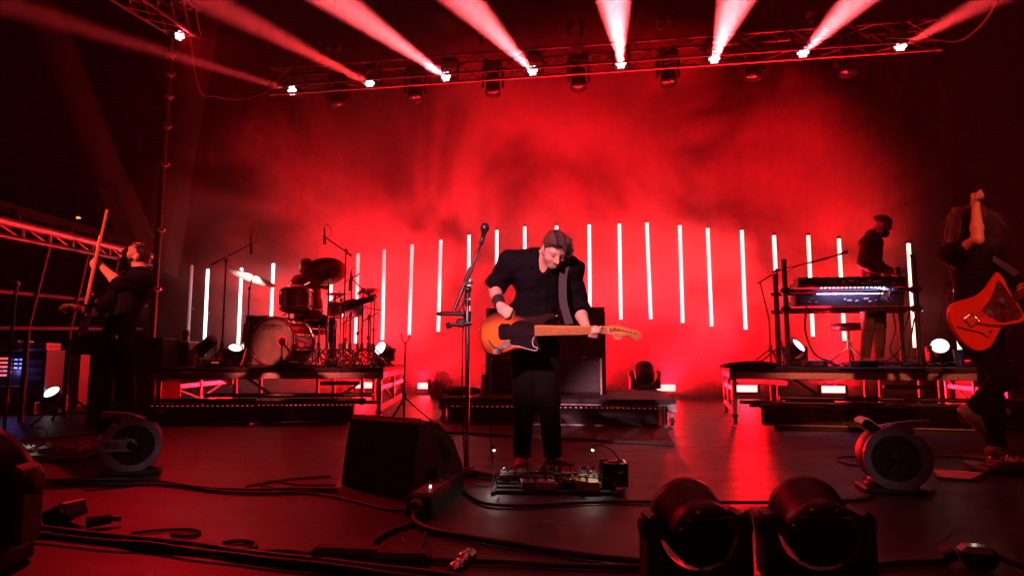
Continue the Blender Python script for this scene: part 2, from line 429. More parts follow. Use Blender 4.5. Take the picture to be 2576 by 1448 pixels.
BEAMS = [(735, 228, 490, 155, 2.6, .16, 2.6), (930, 210, 745, 115, 3.0, .32, 3.4), (1122, 193, 850, 0, 3.4, 1.0, 6.5), (1340, 178, 1170, 0, 3.4, 1.25, 6.5), (1562, 160, 1545, 0, 3.4, 1.35, 6.5), (1797, 148, 1850, 0, 3.4, 1.35, 6.5), (2020, 133, 2150, 0, 3.2, 1.1, 5.5), (2265, 117, 2480, 0, 3.2, .22, 4.0)]
BEAM_P = 5600000
for i, (u, v, u2, v2, dy, k, sz) in enumerate(BEAMS):
    Y = 5.02 * 1600 / (894 - v)
    lab = ['leftmost', 'second', 'third', 'fourth', 'fifth', 'sixth', 'seventh', 'rightmost'][i]
    beam_lamp('%s lit beam lamp under the rear truss%s' % (lab, '' if i in (0, 7) else ', counted from the left'), at(u, v, Y), at(u2, v2, Y - dy), BEAM_P * k, (1, .035, .04) if i in (0, 1, 7) else (1, .065, .075), 'beam lamps on the rear truss', spot=sz)
pL = at(452, 90, 9.4)
beam_lamp('single lit lamp on top of the left lighting pole aimed across the stage', pL, pL + Vector((3.0, -1.6, -2.6)), 1350, (1, .006, .016), None, spot=84, r=.085, blend=.8)
# dark moving heads hanging between the beams
def hang_head(label, p):
    t = thing('hanging_moving_head', label, 'stage light', p, group='dark moving heads under the rear truss')
    MB().box((0, 0, .34), (.36, .30, .16), bev=.03).build('base', 'black_plastic', t)
    for sx in (-1, 1): MB().extr([(-.06, -.06), (.06, -.06), (.07, .30), (-.07, .30)], sx * .19 - .025, sx * .19 + .025, plane='yz', bev=.01).build('yoke_arm', 'gloss_black', t)
    h = head_mesh(.15, .42, .5).build('head', 'gloss_black', t); h.rotation_euler = (R(-8), 0, 0)
    MB().lathe([(.13, -.205), (.10, -.225), (.01, -.235)], n=20).build('lens', 'gloss_black', h)
    return t
HH = [(850, 243), (1045, 225), (1240, 212), (1455, 197), (1680, 186), (1892, 172), (2130, 160)]
hp = None
for i, (u, v) in enumerate(HH):
    p = at(u, v, 5.0 * 1600 / (894 - v) * .99); lab = 'dark hanging moving head under the rear truss, %s from the left' % ORD[i]
    if hp is None: hp = hang_head(lab, p)
    else: copy_thing(hp, p, lab)
# pairs of small pars standing on the truss
def par_pair(label, p):
    t = thing('par_lamp', label, 'stage light', p, group='small lamps standing above the rear truss')
    b = MB().cyl((0, .12, 0), (0, -.10, -.02), .055, .075, n=14); b.build('can', 'black_plastic', t)
    MB().lathe([(.062, 0), (.045, -.012), (.002, -.02)], (0, -.102, -.02), (0, -1, -.1), n=14).build('lens', 'chrome', t)
    MB().box((0, .0, -.12), (.05, .05, .16)).build('bracket', 'black_metal', t)
    return t
pp_ = None
for i, (u, v) in enumerate([(822, 118), (848, 118), (1211, 62 + 25), (1432, 66), (1462, 66), (1660, 48), (1688, 48), (2040, 30)]):
    p = at(u, v, 11.3); lab = 'small unlit par lamp above the rear truss, %s from the left' % ORD[i]
    if pp_ is None: pp_ = par_pair(lab, p)
    else: copy_thing(pp_, p, lab)

# ================================================================ floor strobes and moving heads
def strobe(label, p, rz, power, tilt=.65, wash=False):
    t = thing('floor_strobe', label, 'stage light', (p.x, p.y, 0), rz, group='glowing floor strobes behind the risers')
    MB().box((0, .06, .18), (.46, .14, .18), bev=.02).build('housing', 'black_plastic', t)
    MB().box((0, -.016, .18), (.40, .012, .12)).build('lamp_face', 'strobe_glow', t)
    for sx in (-1, 1): MB().box((sx * .25, .05, .13), (.02, .05, .26)).build('bracket', 'black_metal', t)
    MB().box((0, .05, .010), (.52, .16, .02)).build('foot', 'black_metal', t)
    lamp('strobe_source', 'SPOT', (0, -.10, .24), (0, -.34, tilt), power, RED, t, size=168, blend=1.0, rad=.16)
    if wash: lamp('added_smoke_uplight', 'SPOT', (0, -.02, .30), (0, .16, 1), power * 1.5, RED, t, size=78, blend=1.0, rad=.12)  # second spot added to the strobe to brighten the smoke above
    return t
ST = [(918, 966, 13.6, 1.7), (1075, 968, 13.3, 1.0), (1300, 968, 13.0, .9), (1480, 968, 12.8, 1.0), (1672, 968, 12.5, 1.3), (1876, 967, 12.2, 1.4), (2095, 965, 11.9, 1.9)]
STROBE_P = 2050
SL = ['seen under the drum riser at its right', 'between the drum riser and the centre riser', 'hidden behind the singer and the amplifiers', 'behind the large amplifier case',
      'right of the large amplifier case', 'at the left end of the keyboard riser', 'seen through the middle of the keyboard riser']
for i, (u, v, Y, k) in enumerate(ST): strobe('glowing floor strobe ' + SL[i], at(u, v, Y), R(-9), STROBE_P * k, wash=i in (0, 3, 4, 6))

def moving_head(label, loc, rz, d, lit=None, power=0, col=RED, spot=25, s=1.0, group='moving head lamps standing on floor and risers', body='black_plastic', yaw_local=True):
    t = thing('moving_head', label, 'stage light', loc, rz, group=group); t.scale = (s, s, s)
    MB().box((0, 0, .045), (.36, .30, .09), bev=.02).build('base', body, t)
    for k in (-1, 1): MB().box((k * .10, -.152, .05), (.05, .008, .03)).build('socket', 'black_metal', t)
    HC = .315
    ins = [(.178 * math.cos(a), HC + .178 * math.sin(a)) for a in np.linspace(R(12), R(-192), 22)]
    yo = [(.235, .10), (.232, .30), (.222, HC + .045), (.196, HC + .06), (.174, HC + .05)] + ins + [(-.174, HC + .05), (-.196, HC + .06), (-.222, HC + .045), (-.232, .30), (-.235, .10), (-.16, .092), (.16, .092)]
    MB().extr(yo, -.07, .07, bev=.012).build('yoke', body, t)
    for k in (-1, 1): MB().lathe([(.05, 0), (.05, .008), (.03, .014)], (k * .235, 0, HC), (k, 0, 0), n=20).build('pivot_cap', body, t)
    r, L = .152, .30
    hm = MB().lathe([(r * .30, .125), (r * .80, .12), (r * .93, .10), (r * .95, .05), (r * .92, .045), (r * .98, .03), (r * 1.0, -.08), (r * 1.05, -.095), (r * 1.05, -.13), (r * .97, -.13), (r * .95, -.115)], n=40)
    h = hm.build('head', body, t); h.location = (0, 0, HC); h.rotation_euler = aim(d)
    if lit:
        MB().lathe([(r * .94, -.112), (r * .80, -.132), (r * .4, -.142), (.003, -.145)], n=28).build('lens', lit, h)
    else:
        MB().lathe([(r * .94, -.112), (r * .80, -.130), (.003, -.138)], n=28).build('lens', 'gloss_black', h)
    for k in range(-4, 5):
        w_ = 2 * math.sqrt(max(.01, (r * .74) ** 2 - (k * .024) ** 2)); MB().box((0, k * .024, .127), (w_, .006, .012)).build('cooling_fin', 'black_metal', h)
    for k in range(8): MB().cyl((math.cos(k * .785 + .4) * r * .86, math.sin(k * .785 + .4) * r * .86, .108), (math.cos(k * .785 + .4) * r * .86, math.sin(k * .785 + .4) * r * .86, .120), .006, n=6).build('screw', 'alu_dull', h)
    for k in ():
        a = k * math.pi / 3; MB().box((math.cos(a) * r * .62, math.sin(a) * r * .62, .127), (.03, .012, .012), Matrix.Rotation(a, 3, 'Z')).build('vent', 'black_metal', h)
    if power: lamp('moving_head_source', 'SPOT', Vector((0, 0, HC)) + Vector(d).normalized() * .2, d, power, col, t, size=spot, blend=.7, rad=.10)
    return t

# ================================================================ risers
def riser(name, label, c, rz, W, D, Z, low=False):
    t = thing(name, label, 'riser', c, rz)      # origin: middle of the front edge, on the floor
    MB().box((0, D / 2, Z - .025), (W, D, .05), bev=.006).build('deck', 'mat_black', t)
    bh = .085
    MB().box((0, .03, Z - .05 - bh / 2 - .002), (W - .02, .05, bh), bev=.008).build('front_beam', 'alu', t)
    MB().box((0, D - .03, Z - .05 - bh / 2 - .002), (W - .02, .05, bh), bev=.008).build('back_beam', 'alu_dull', t)
    for s in (-1, 1): MB().box((s * (W / 2 - .04), D / 2, Z - .05 - bh / 2 - .002), (.05, D - .12, bh), bev=.008).build('side_beam', 'alu', t)
    for s in (-1, 1): MB().box((s * (W / 2 - .035), .028, Z - .052 - bh / 2), (.078, .066, bh + .012), bev=.006).build('corner_plate', 'alu_dull', t)
    zt = Z - .05 - bh - .002; lz = .11 if not low else .06
    ys = [.05, D / 2, D - .05]
    for s in (-1, 1):
        for y in (ys if not low else (ys[0], ys[2])):
            MB().box((s * (W / 2 - .05), y, (zt + lz) / 2), (.055, .055, zt - lz), bev=.008).build('leg', 'alu', t)
    if not low:
        for s in (-1, 1):
            MB().box((s * (W / 2 - .05), D / 2, lz + .05), (.05, D - .16, .07), bev=.006).build('side_rail', 'alu', t)
            MB().box((s * (W / 2 - .05), D / 2, zt - .12), (.03, D - .16, .06), bev=.006).build('side_rail', 'alu', t)
            for y0, y1 in ((.08, D / 2 - .03), (D - .08, D / 2 + .03)):
                MB().cyl((s * (W / 2 - .055), y0, zt - .03), (s * (W / 2 - .055), y1, lz + .10), .014, n=6).build('brace', 'alu', t)
        # inner folding frame seen through the front
        for x in (-W * .28, W * .12, W * .34):
            MB().box((x, D * .42, (zt + lz) / 2), (.045, .045, zt - lz), bev=.006).build('inner_leg', 'alu_dull', t)
            MB().box((x, D * .80, (zt + lz) / 2), (.045, .045, zt - lz), bev=.006).build('inner_leg', 'alu_dull', t)
        MB().box((W * .23, D * .42, zt - .10), (W * .20, .035, .05), bev=.006).build('cross_rail', 'black_metal', t)
        MB().cyl((W * .32, D * .40, zt - .12), (W * .22, D * .40, lz + .12), .016, n=6).build('brace', 'black_metal', t)
        MB().cyl((-W * .22, D * .40, zt - .02), (-W * .10, D * .40, lz + .16), .018, n=6).build('brace', 'black_metal', t)
        MB().box((-W * .36, D * .5, zt - .05), (.06, D * .8, .07), Matrix.Rotation(R(24), 3, 'Z'), bev=.006).build('tread_rail', 'alu', t)
        # pipes stowed low behind the front
        for (x0, x1, y, z, r_) in ((-W * .46, W * .42, .10, .255, .024), (-W * .42, W * .46, .20, .215, .026), (-W * .30, W * .44, .24, .305, .028)):
            MB().cyl((x0, y + .06, z), (x1, y + .06, z), r_, n=10).build('stowed_pipe', 'black_metal', t)
    for s in (-1, 1):
        for y in (ys[0], ys[2]):
            c_ = MB().cyl((s * (W / 2 - .05) - .02, y, .055), (s * (W / 2 - .05) + .02, y, .055), .052, n=16)
            c_.box((s * (W / 2 - .05), y, lz), (.07, .09, .03)); c_.build('caster', 'rubber', t)
    return t
def led_batten(label, parent_c, rz, x0, x1, y, z0, h, n, lit=True):
    W = x1 - x0
    m = Matrix.Rotation(rz, 3, 'Z'); loc = Vector(parent_c) + m @ Vector(((x0 + x1) / 2, y, 0))
    t = thing('led_batten', label, 'LED batten', loc, rz, group='black LED battens in front of the risers')
    MB().box((0, 0, z0 + h / 2), (W, .16, h), bev=.01).build('housing', 'gloss_black', t)
    MB().box((0, -.083, z0 + .008), (W - .01, .006, .012)).build('trim', 'alu_dull', t)
    MB().box((0, .0, z0 / 2), (W * .9, .10, z0)).build('foot', 'black_metal', t)
    me = None
    for k in range(n):
        x = -W / 2 + W * (k + .5) / n
        if me is None: o = MB().box((0, 0, 0), (.022, .008, .008)).build('led', 'led_red' if lit else 'gloss_black', t); me = o.data
        else: o = bpy.data.objects.new('led', me); COL.objects.link(o); o.parent = t
        o.location = (x, -.083, z0 + h - .016)
    return t
DR_C, DR_RZ, DR_Z = Vector((-2.98, 7.80, 0)), R(3.5), .655
riser('drum_riser', 'high aluminium riser with black deck carrying the drum kit', DR_C, DR_RZ, 2.80, 2.75, DR_Z)
CE_C, CE_RZ, CE_Z = Vector((.50, 7.55, 0)), R(-8.5), .30
riser('amplifier_riser', 'low black riser on casters carrying the amplifiers behind the singer', CE_C, CE_RZ, 2.78, 2.0, CE_Z, low=True)
KB_C, KB_RZ, KB_Z = Vector((3.92, 7.12, 0)), R(-15), .665
riser('keyboard_riser', 'high aluminium riser with black deck carrying the keyboards', KB_C, KB_RZ, 2.86, 1.75, KB_Z)
led_batten('black LED batten along the left half of the drum riser front', DR_C, DR_RZ, -1.20, -.02, -.24, .03, .21, 21)
led_batten('black LED batten along the right half of the drum riser front', DR_C, DR_RZ, .0, 1.10, -.24, .03, .215, 21)
led_batten('black LED batten in front of the low centre riser, left half', CE_C, CE_RZ, -1.18, -.02, -.22, .025, .215, 20)
led_batten('black LED batten in front of the low centre riser, right half', CE_C, CE_RZ, .0, 1.16, -.22, .025, .215, 20)
led_batten('long unlit black batten along the keyboard riser front', CE_C * 0 + KB_C, KB_RZ, -1.12, 1.2, -.22, .04, .22, 1, lit=False)
mp_ = thing('floor_sheet', 'thin black sheet lying on the floor in front of the low centre riser', 'mat', (0, 0, 0))
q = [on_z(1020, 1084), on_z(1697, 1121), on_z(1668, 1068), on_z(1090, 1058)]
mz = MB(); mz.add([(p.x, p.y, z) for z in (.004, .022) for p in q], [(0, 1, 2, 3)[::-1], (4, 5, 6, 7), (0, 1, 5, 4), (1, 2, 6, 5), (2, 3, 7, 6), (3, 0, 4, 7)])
mz.build('dark_sheet', 'mat_black', mp_)  # thin dark sheet over the floor in front of the riser
# ================================================================ more materials
mat('drum_wood', (.16, .018, .012), .28, scale=9, vary=.35, bump=.03, stretch=(1, 1, 4), coat=.6)
mat('drum_head', (.24, .21, .21), .6, scale=5, bump=.05)
mat('drum_head_clear', (.30, .27, .27), .45, scale=5, bump=.05)
mat('bronze', (.55, .42, .30), .30, metal=.85, scale=40, bump=.10, stretch=(1, 1, .1))
mat('bronze_dark', (.20, .12, .07), .42, metal=.6, scale=40, bump=.10)
mat('ink', (.02, .02, .02), .6, bump=0)
mat('port_red', (.75, .08, .05), .5, bump=0)
mat('brown_panel', (.075, .032, .022), .55, scale=6, vary=.3, bump=.08)
mat('case_red', (.22, .03, .025), .45, scale=5, bump=.08)  # own red of panels; on the red lit case, light put into colour
mat('amp_tolex', (.02, .017, .018), .7, scale=60, bump=.4)
mat('white_plastic', (.62, .60, .60), .45, scale=15, bump=.04)
mat('paper', (.72, .70, .66), .8, scale=10, bump=.05)
mat('silver_plastic', (.21, .205, .23), .38, metal=.25, scale=14, bump=.04)
mat('cable', (.012, .011, .011), .5, scale=30, bump=.05)
mat('maple', (.44, .19, .055), .35, scale=10, vary=.18, bump=.02, stretch=(1, 6, 6), coat=.4)
mat('maple_red', (.55, .17, .075), .38, scale=10, vary=.18, bump=.02, stretch=(1, 6, 6), coat=.3)
mat('fret_steel', (.25, .17, .08), .3, metal=.6, bump=0)
mat('orange_paint', (.42, .030, .014), .22, scale=5, vary=.12, bump=.02, coat=.8)
mat('tort', (.055, .012, .008), .2, scale=25, vary=.6, bump=0, coat=.6)
mat('yellow_paint', (.50, .38, .03), .4, scale=15, bump=.05)
mat('pink_paint', (.52, .30, .34), .4, scale=15, bump=.05)
mat('green_grey', (.13, .17, .15), .65, scale=30, bump=.15)
mat('blue_plastic', (.03, .10, .22), .4, bump=.05)
# sparkling grille cloth
def sparkle():
    m = bpy.data.materials.new('sparkle_cloth'); m.use_nodes = True; MATS['sparkle_cloth'] = m
    n = m.node_tree.nodes; l = m.node_tree.links; b = n['Principled BSDF']
    tc = n.new('ShaderNodeTexCoord'); vo = n.new('ShaderNodeTexVoronoi'); vo.inputs['Scale'].default_value = 30
    l.new(tc.outputs['Object'], vo.inputs['Vector'])
    th = n.new('ShaderNodeMapRange'); th.inputs[1].default_value = .16; th.inputs[2].default_value = .08
    l.new(vo.outputs['Distance'], th.inputs[0])
    vo2 = n.new('ShaderNodeTexNoise'); vo2.inputs['Scale'].default_value = 14; l.new(tc.outputs['Object'], vo2.inputs['Vector'])
    t2 = n.new('ShaderNodeMapRange'); t2.inputs[1].default_value = .56; t2.inputs[2].default_value = .62; l.new(vo2.outputs['Fac'], t2.inputs[0])
    mu = n.new('ShaderNodeMath'); mu.operation = 'MULTIPLY'; l.new(th.outputs[0], mu.inputs[0]); l.new(t2.outputs[0], mu.inputs[1])
    mx = n.new('ShaderNodeMix'); mx.data_type = 'RGBA'; mx.inputs[6].default_value = (.035, .028, .036, 1); mx.inputs[7].default_value = (.8, .75, .8, 1)
    l.new(mu.outputs[0], mx.inputs[0]); l.new(mx.outputs[2], b.inputs['Base Color']); b.inputs['Roughness'].default_value = .55
sparkle()
# sunburst lacquer: amber middle, red brown, black rim (a painted finish of the wood itself)
def sunburst():
    m = bpy.data.materials.new('sunburst'); m.use_nodes = True; MATS['sunburst'] = m
    n = m.node_tree.nodes; l = m.node_tree.links; b = n['Principled BSDF']
    tc = n.new('ShaderNodeTexCoord'); mp = n.new('ShaderNodeMapping')
    mp.inputs['Location'].default_value = (1.12 * .17 / .17 * .8, 0, .15); mp.inputs['Scale'].default_value = (4.2, 0, 6.4)
    l.new(tc.outputs['Object'], mp.inputs[0]); ln = n.new('ShaderNodeVectorMath'); ln.operation = 'LENGTH'; l.new(mp.outputs[0], ln.inputs[0])
    nz = n.new('ShaderNodeTexNoise'); nz.inputs['Scale'].default_value = 9; l.new(tc.outputs['Object'], nz.inputs['Vector'])
    ad = n.new('ShaderNodeMath'); ad.operation = 'MULTIPLY_ADD'; ad.inputs[1].default_value = .12; l.new(nz.outputs['Fac'], ad.inputs[0]); l.new(ln.outputs['Value'], ad.inputs[2])
    cr = n.new('ShaderNodeValToRGB'); e = cr.color_ramp.elements
    e[0].position = .50; e[0].color = (.50, .135, .014, 1); e[1].position = 1.0; e[1].color = (.012, .004, .003, 1)
    k = e.new(.74); k.color = (.30, .045, .007, 1); k = e.new(.88); k.color = (.13, .012, .005, 1)
    l.new(ad.outputs[0], cr.inputs[0]); l.new(cr.outputs[0], b.inputs['Base Color'])
    b.inputs['Roughness'].default_value = .22; b.inputs['Coat Weight'].default_value = .8
sunburst()

def text_part(txt, size, m, parent, loc, rot, extrude=.001, name='lettering', shear=0, spacing=1.0):
    c = bpy.data.curves.new('t', 'FONT'); c.body = txt; c.size = size; c.extrude = extrude; c.align_x = 'CENTER'; c.align_y = 'CENTER'; c.shear = shear; c.space_character = spacing
    c.resolution_u = 3
    o = bpy.data.objects.new('t', c); COL.objects.link(o)
    dg = bpy.context.evaluated_depsgraph_get(); me = bpy.data.meshes.new_from_object(o.evaluated_get(dg))
    bpy.data.objects.remove(o)
    me.materials.clear(); me.materials.append(MATS[m]); q = bpy.data.objects.new(name, me); COL.objects.link(q); q.parent = parent; q.location = loc; q.rotation_euler = rot
    return q

# ================================================================ stands and microphones
def tripod(t, base, h, r=.32, spread=3, rot=0.0, hub=.26, mt='black_metal', pole_r=.011):
    b = Vector(base)
    MB().cyl(b + Vector((0, 0, .05)), b + Vector((0, 0, h)), pole_r, n=8).build('pole', mt, t)
    MB().cyl(b + Vector((0, 0, hub - .03)), b + Vector((0, 0, hub + .05)), pole_r * 2.1, n=8).build('hub', mt, t)
    for k in range(spread):
        a = rot + 2 * math.pi * k / spread; e = Vector((math.cos(a) * r, math.sin(a) * r, .012))
        MB().tube([b + Vector((0, 0, hub)), b + e * .5 + Vector((0, 0, hub * .48)), b + e], pole_r * .85, n=6).build('leg', mt, t)
        MB().ball(b + e, pole_r * 1.5, n=8).build('rubber_foot', 'rubber', t)
def pencil_mic(t, top, bottom, r=.011):
    a = Vector(top); b = Vector(bottom)
    m = MB().cyl(a, b, r, n=10); m.cyl(a + (b - a) * .45, a + (b - a) * .98, r * 1.7, n=10); m.build('microphone', 'black_metal', t)
def boom_mic(label, foot, top_z, b0, b1, mic_a, mic_b, loop=True, r=.30, rot=.4, cat='microphone stand'):
    foot = Vector(foot); t = thing('microphone_stand', label, cat, foot)
    L = lambda p: Vector(p) - foot
    tripod(t, (0, 0, 0), top_z - foot.z, r=r, rot=rot)
    MB().cyl(L(b0), L(b1), .009, n=8).build('boom', 'black_metal', t)
    MB().ball((0, 0, top_z - foot.z), .026, n=10).build('clutch', 'black_metal', t)
    MB().cyl(L(b0), L(b0) + (L(b1) - L(b0)).normalized() * .10, .016, n=8).build('counterweight', 'black_metal', t)
    if mic_a is not None:
        pencil_mic(t, L(mic_a), L(mic_b))
        if loop:
            a = L(mic_a); e = L(b1); mid = (a + e) / 2
            MB().tube(smooth_path([a, a + Vector((.01, 0, .05)), a + Vector((.06, 0, .04)), a * .5 + e * .5 + Vector((.09, 0, 0)), e + Vector((.03, 0, .01))], 6), .004, n=6).build('cable_loop', 'cable', t)
    return t
def deck(u, v_unused, y, z): # a point on a deck straight below pixel column u
    return Vector(((u - CX) / F_PX * (y * math.cos(TILT) + (z - CAM_H) * math.sin(TILT)), y, z))

DZ = DR_Z
boom_mic('tall overhead microphone boom stand at the left front of the drum kit', deck(556, 0, 7.98, DZ), at(557, 655, 7.98).z, at(530, 666, 7.9), at(629, 615, 8.1), at(631, 590, 8.1), at(632, 640, 8.1), rot=.2)
boom_mic('tall overhead microphone boom stand at the right of the drum kit', deck(862, 0, 8.1, DZ), at(862, 630, 8.1).z, at(884, 643, 8.0), at(819, 597, 8.3), at(816, 575, 8.3), at(817, 615, 8.3), rot=.6)
boom_mic('shorter microphone stand right of the drum kit with hanging black mic', deck(909, 0, 8.3, DZ), at(909, 728, 8.3).z, at(938, 752, 8.3), at(884, 700, 8.3), at(884, 682, 8.3), at(879, 732, 8.3), rot=.1)

# ================================================================ drum kit
def drum(name, label, c, axis, r, depth, m_shell='drum_wood', lugs=8, batter='drum_head', reso='drum_head_clear', feet=None, group=None, rim=.012):
    t = thing(name, label, 'drum', c, group=group); x, y, a = frame(axis); h = depth / 2   # +a is the batter side
    MB().lathe([(r, -h), (r, h)], (0, 0, 0), axis, n=36).build('shell', m_shell, t)
    MB().lathe([(r * .97, h - .002), (r * .97, h + .006)], (0, 0, 0), axis, n=36).build('batter_head', batter, t)
    MB().lathe([(r * .97, -h - .006), (r * .97, -h + .002)], (0, 0, 0), axis, n=36).build('resonant_head', reso, t)
    for s in (-1, 1):
        MB().tube([a * (s * (h + .004)) + (x * math.cos(2 * math.pi * k / 36) + y * math.sin(2 * math.pi * k / 36)) * (r * 1.015) for k in range(36)], rim, n=6, closed=True).build('hoop', 'chrome', t)
    for k in range(lugs):
        q = 2 * math.pi * (k + .5) / lugs; d = x * math.cos(q) + y * math.sin(q)
        MB().cyl(d * (r + .008) - a * (h * .55), d * (r + .008) + a * (h * .55), .009, n=6).cyl(d * (r + .018) - a * h, d * (r + .018) + a * h, .0035, n=5).build('lug', 'chrome', t)
    return t
bd_c = at(685, 859.5, 8.05); bd_ax = Vector((.26, 1, .0)).normalized()
BDR, BDD = .300, .46
t = drum('bass_drum', 'big bass drum with pale front head, lettering and red port ring', bd_c + bd_ax * BDD / 2, bd_ax, BDR, BDD, lugs=10, reso='drum_head', rim=.020)
MB().tube([-bd_ax * (BDD / 2 + .012) + (frame(bd_ax)[0] * math.cos(2 * math.pi * k / 40) + frame(bd_ax)[1] * math.sin(2 * math.pi * k / 40)) * (BDR * 1.0) for k in range(40)], .017, n=6, closed=True).build('front_hoop', 'drum_wood', t)
rzb = math.atan2(-bd_ax.x, bd_ax.y)
fr_ = -bd_ax * (BDD / 2 + .009)
side = Vector((math.cos(rzb), math.sin(rzb), 0))
text_part('GRETSCH', .070, 'ink', t, fr_ + Vector((0, 0, .178)) , (math.pi / 2, 0, rzb), spacing=.95)
for dx, w_, zz in ((0, .27, .213), (-.137, .008, .178), (.137, .008, .178)):
    MB().box((0, 0, 0), (w_, .003, .008 if w_ > .1 else .078)).build('logo_frame', 'ink', t, fr_ + side * dx + Vector((0, 0, zz)), (0, 0, rzb))
pc = fr_ + side * .155 + Vector((0, 0, .0)) - bd_ax * .003
MB().lathe([(.075, 0), (.075, .006), (.052, .008), (.052, 0)], pc, -bd_ax, n=28).build('port_ring', 'port_red', t)
MB().lathe([(.052, 0), (.052, .004)], pc, -bd_ax, n=24).build('port_hole', 'ink', t)
for s in (-1, 1):
    MB().cyl(side * (s * BDR * .9) - bd_ax * .1 + Vector((0, 0, -.12)), side * (s * (BDR + .16)) - bd_ax * .22 + Vector((0, 0, -(bd_c.z - DZ) + .005)), .009, n=6).build('spur', 'chrome', t)
# kick microphone on a short stand
k0 = deck(707, 0, 7.86, DZ); t = thing('kick_microphone', 'short black microphone stand poking into the bass drum port', 'microphone stand', k0)
tripod(t, (0, 0, 0), .26, r=.16, hub=.08); pk = bd_c + side * .155 - Vector((0, 0, 0))
MB().cyl((0, 0, .26), pk - k0 - bd_ax * .02 + Vector((0, 0, 0)), .012, n=8).build('boom', 'black_metal', t)
MB().ball(pk - k0 - bd_ax * .03, .034, n=12, sc3=(1, 1.4, 1)).build('microphone', 'black_plastic', t)
drum('rack_tom', 'dark red rack tom mounted above the bass drum', at(745, 755, 8.45), Vector((-.05, .16, 1)), .195, .25, lugs=8)
t = drum('floor_tom', 'dark red floor tom left behind the bass drum', at(655, 838, 8.62), Vector((.02, 0, 1)), .20, .44, lugs=8)
zf = at(655, 838, 8.62).z
for k in range(3):
    q = k * 2.1 + .5; d = Vector((math.cos(q), math.sin(q), 0)) * .225
    MB().tube([d + Vector((0, 0, .12)), d + Vector((0, 0, -.1)), d * 1.15 + Vector((0, 0, DZ - zf + .01))], .008, n=6).build('leg', 'chrome', t)
drum('snare_drum', 'shallow snare drum right of the rack tom', at(778, 797, 8.75), Vector((-.05, .1, 1)), .18, .14, lugs=8)
drum('side_drum', 'small dark drum behind the hi-hat', at(848, 780, 8.9), Vector((0, .12, 1)), .115, .17, lugs=6)
drum('small_tom', 'pale bottomed tom tilted beside the sample pad', at(885, 776, 8.6), Vector((-.25, .35, 1)), .14, .12, lugs=6)
def cymbal_stand(label, foot, c, nrm, r, m, name='cymbal_stand', hat=False, lean=None):
    t = thing(name, label, 'cymbal', foot); L = lambda p: Vector(p) - Vector(foot)
    cl = L(c); top = lean if lean is not None else Vector((0, 0, cl.z - .08)) + Vector((cl.x, cl.y, 0)) * .0
    tripod(t, (0, 0, 0), top.z, r=.28, rot=.7, mt='chrome', pole_r=.012)
    MB().cyl(top, cl, .008, n=8).build('arm', 'black_metal', t)
    MB().ball(top, .024, n=8).build('tilter', 'black_metal', t)
    prof = [(.012, .030), (r * .10, .026), (r * .16, .012), (r * .5, .004), (r, -.010), (r, -.0125), (r * .5, .001), (r * .16, .008), (.012, .022)]
    MB().lathe(prof, cl, nrm, n=44).build('cymbal_plate', m, t)
    if hat: MB().lathe([(p[0], -p[1] - .012) for p in prof], cl, nrm, n=44).build('cymbal_plate', m, t)
    MB().cyl(cl, cl + Vector(nrm).normalized() * .055, .012, .008, n=8).build('wing_nut', 'black_metal', t)
    return t
cymbal_stand('pale bright crash cymbal tilted on its stand at the left of the kit', deck(619, 0, 8.25, DZ), at(635, 698, 8.3), Vector((.27, .17, .95)), .315, 'bronze', lean=Vector((.0, 0, at(618, 725, 8.25).z - DZ)))
cymbal_stand('large dark ride cymbal hiding the drummer', deck(821, 0, 8.35, DZ), at(819, 682, 8.35), Vector((-.26, .52, .82)), .275, 'bronze_dark')
cymbal_stand('hi-hat cymbals seen edge on right of the drummer', deck(854, 0, 8.7, DZ), at(854, 740, 8.7), Vector((.03, .02, 1)), .185, 'bronze', name='hi_hat_stand', hat=True)
# sample pad and its clutter of stands
c = at(912, 757, 8.45); t = thing('sample_pad', 'tilted black sample pad on a thin stand right of the hi-hat', 'drum pad', (c.x, c.y, DZ))
rp = Matrix.Rotation(R(-17), 3, 'Y') @ Matrix.Rotation(R(14), 3, 'X')
MB().box((0, 0, c.z - DZ), (.36, .30, .06), rp, bev=.012).build('pad_body', 'black_plastic', t)
for i in range(3):
    for j in range(2): MB().box(Vector((0, 0, c.z - DZ)) + rp @ Vector((-.11 + i * .11, -.07 + j * .14, .033)), (.095, .12, .008), rp, bev=.003).build('pad', 'rubber', t)
tripod(t, (0, 0, 0), c.z - DZ - .02, r=.26, rot=1.0)
for i, (u, y, vt, lab) in enumerate(((838, 8.15, 742, 'thin black stand in front of the hi-hat'), (925, 8.15, 790, 'short black stand at the front right of the drum deck'), (722, 8.9, 776, 'black stand behind the rack tom'), (868, 8.9, 800, 'low stand behind the sample pad'), (879, 8.55, 690, 'thin black stand with bare top right of the hi-hat'), (898, 8.8, 772, 'short dark stand among the drum hardware at the right'), (938, 8.6, 755, 'thin stand with slanted arm at the right edge of the drum riser'), (800, 8.2, 818, 'low chrome stand under the snare drum'))):
    f = deck(u, 0, y, DZ); zt_ = at(u, vt, y).z
    t = thing('hardware_stand', lab, 'stand', f, group='bare stands around the drum kit'); tripod(t, (0, 0, 0), zt_ - DZ, r=.27, rot=i * .7 + .3, mt='chrome' if i in (3, 7) else 'black_metal')
    MB().cyl((-.10, .02, zt_ - DZ - .10), (.12, 0, zt_ - DZ + .02 - .16 * (i == 6)), .009, n=6).build('arm', 'black_metal', t)
    MB().box((0, -.01, (zt_ - DZ) * .55), (.04, .04, .05), bev=.008).build('clamp', 'black_metal', t)
cymbal_stand('small dark splash cymbal on a thin stand right of the ride cymbal', deck(930, 0, 8.75, DZ), at(926, 733, 8.75), Vector((-.2, .22, .95)), .15, 'bronze_dark')
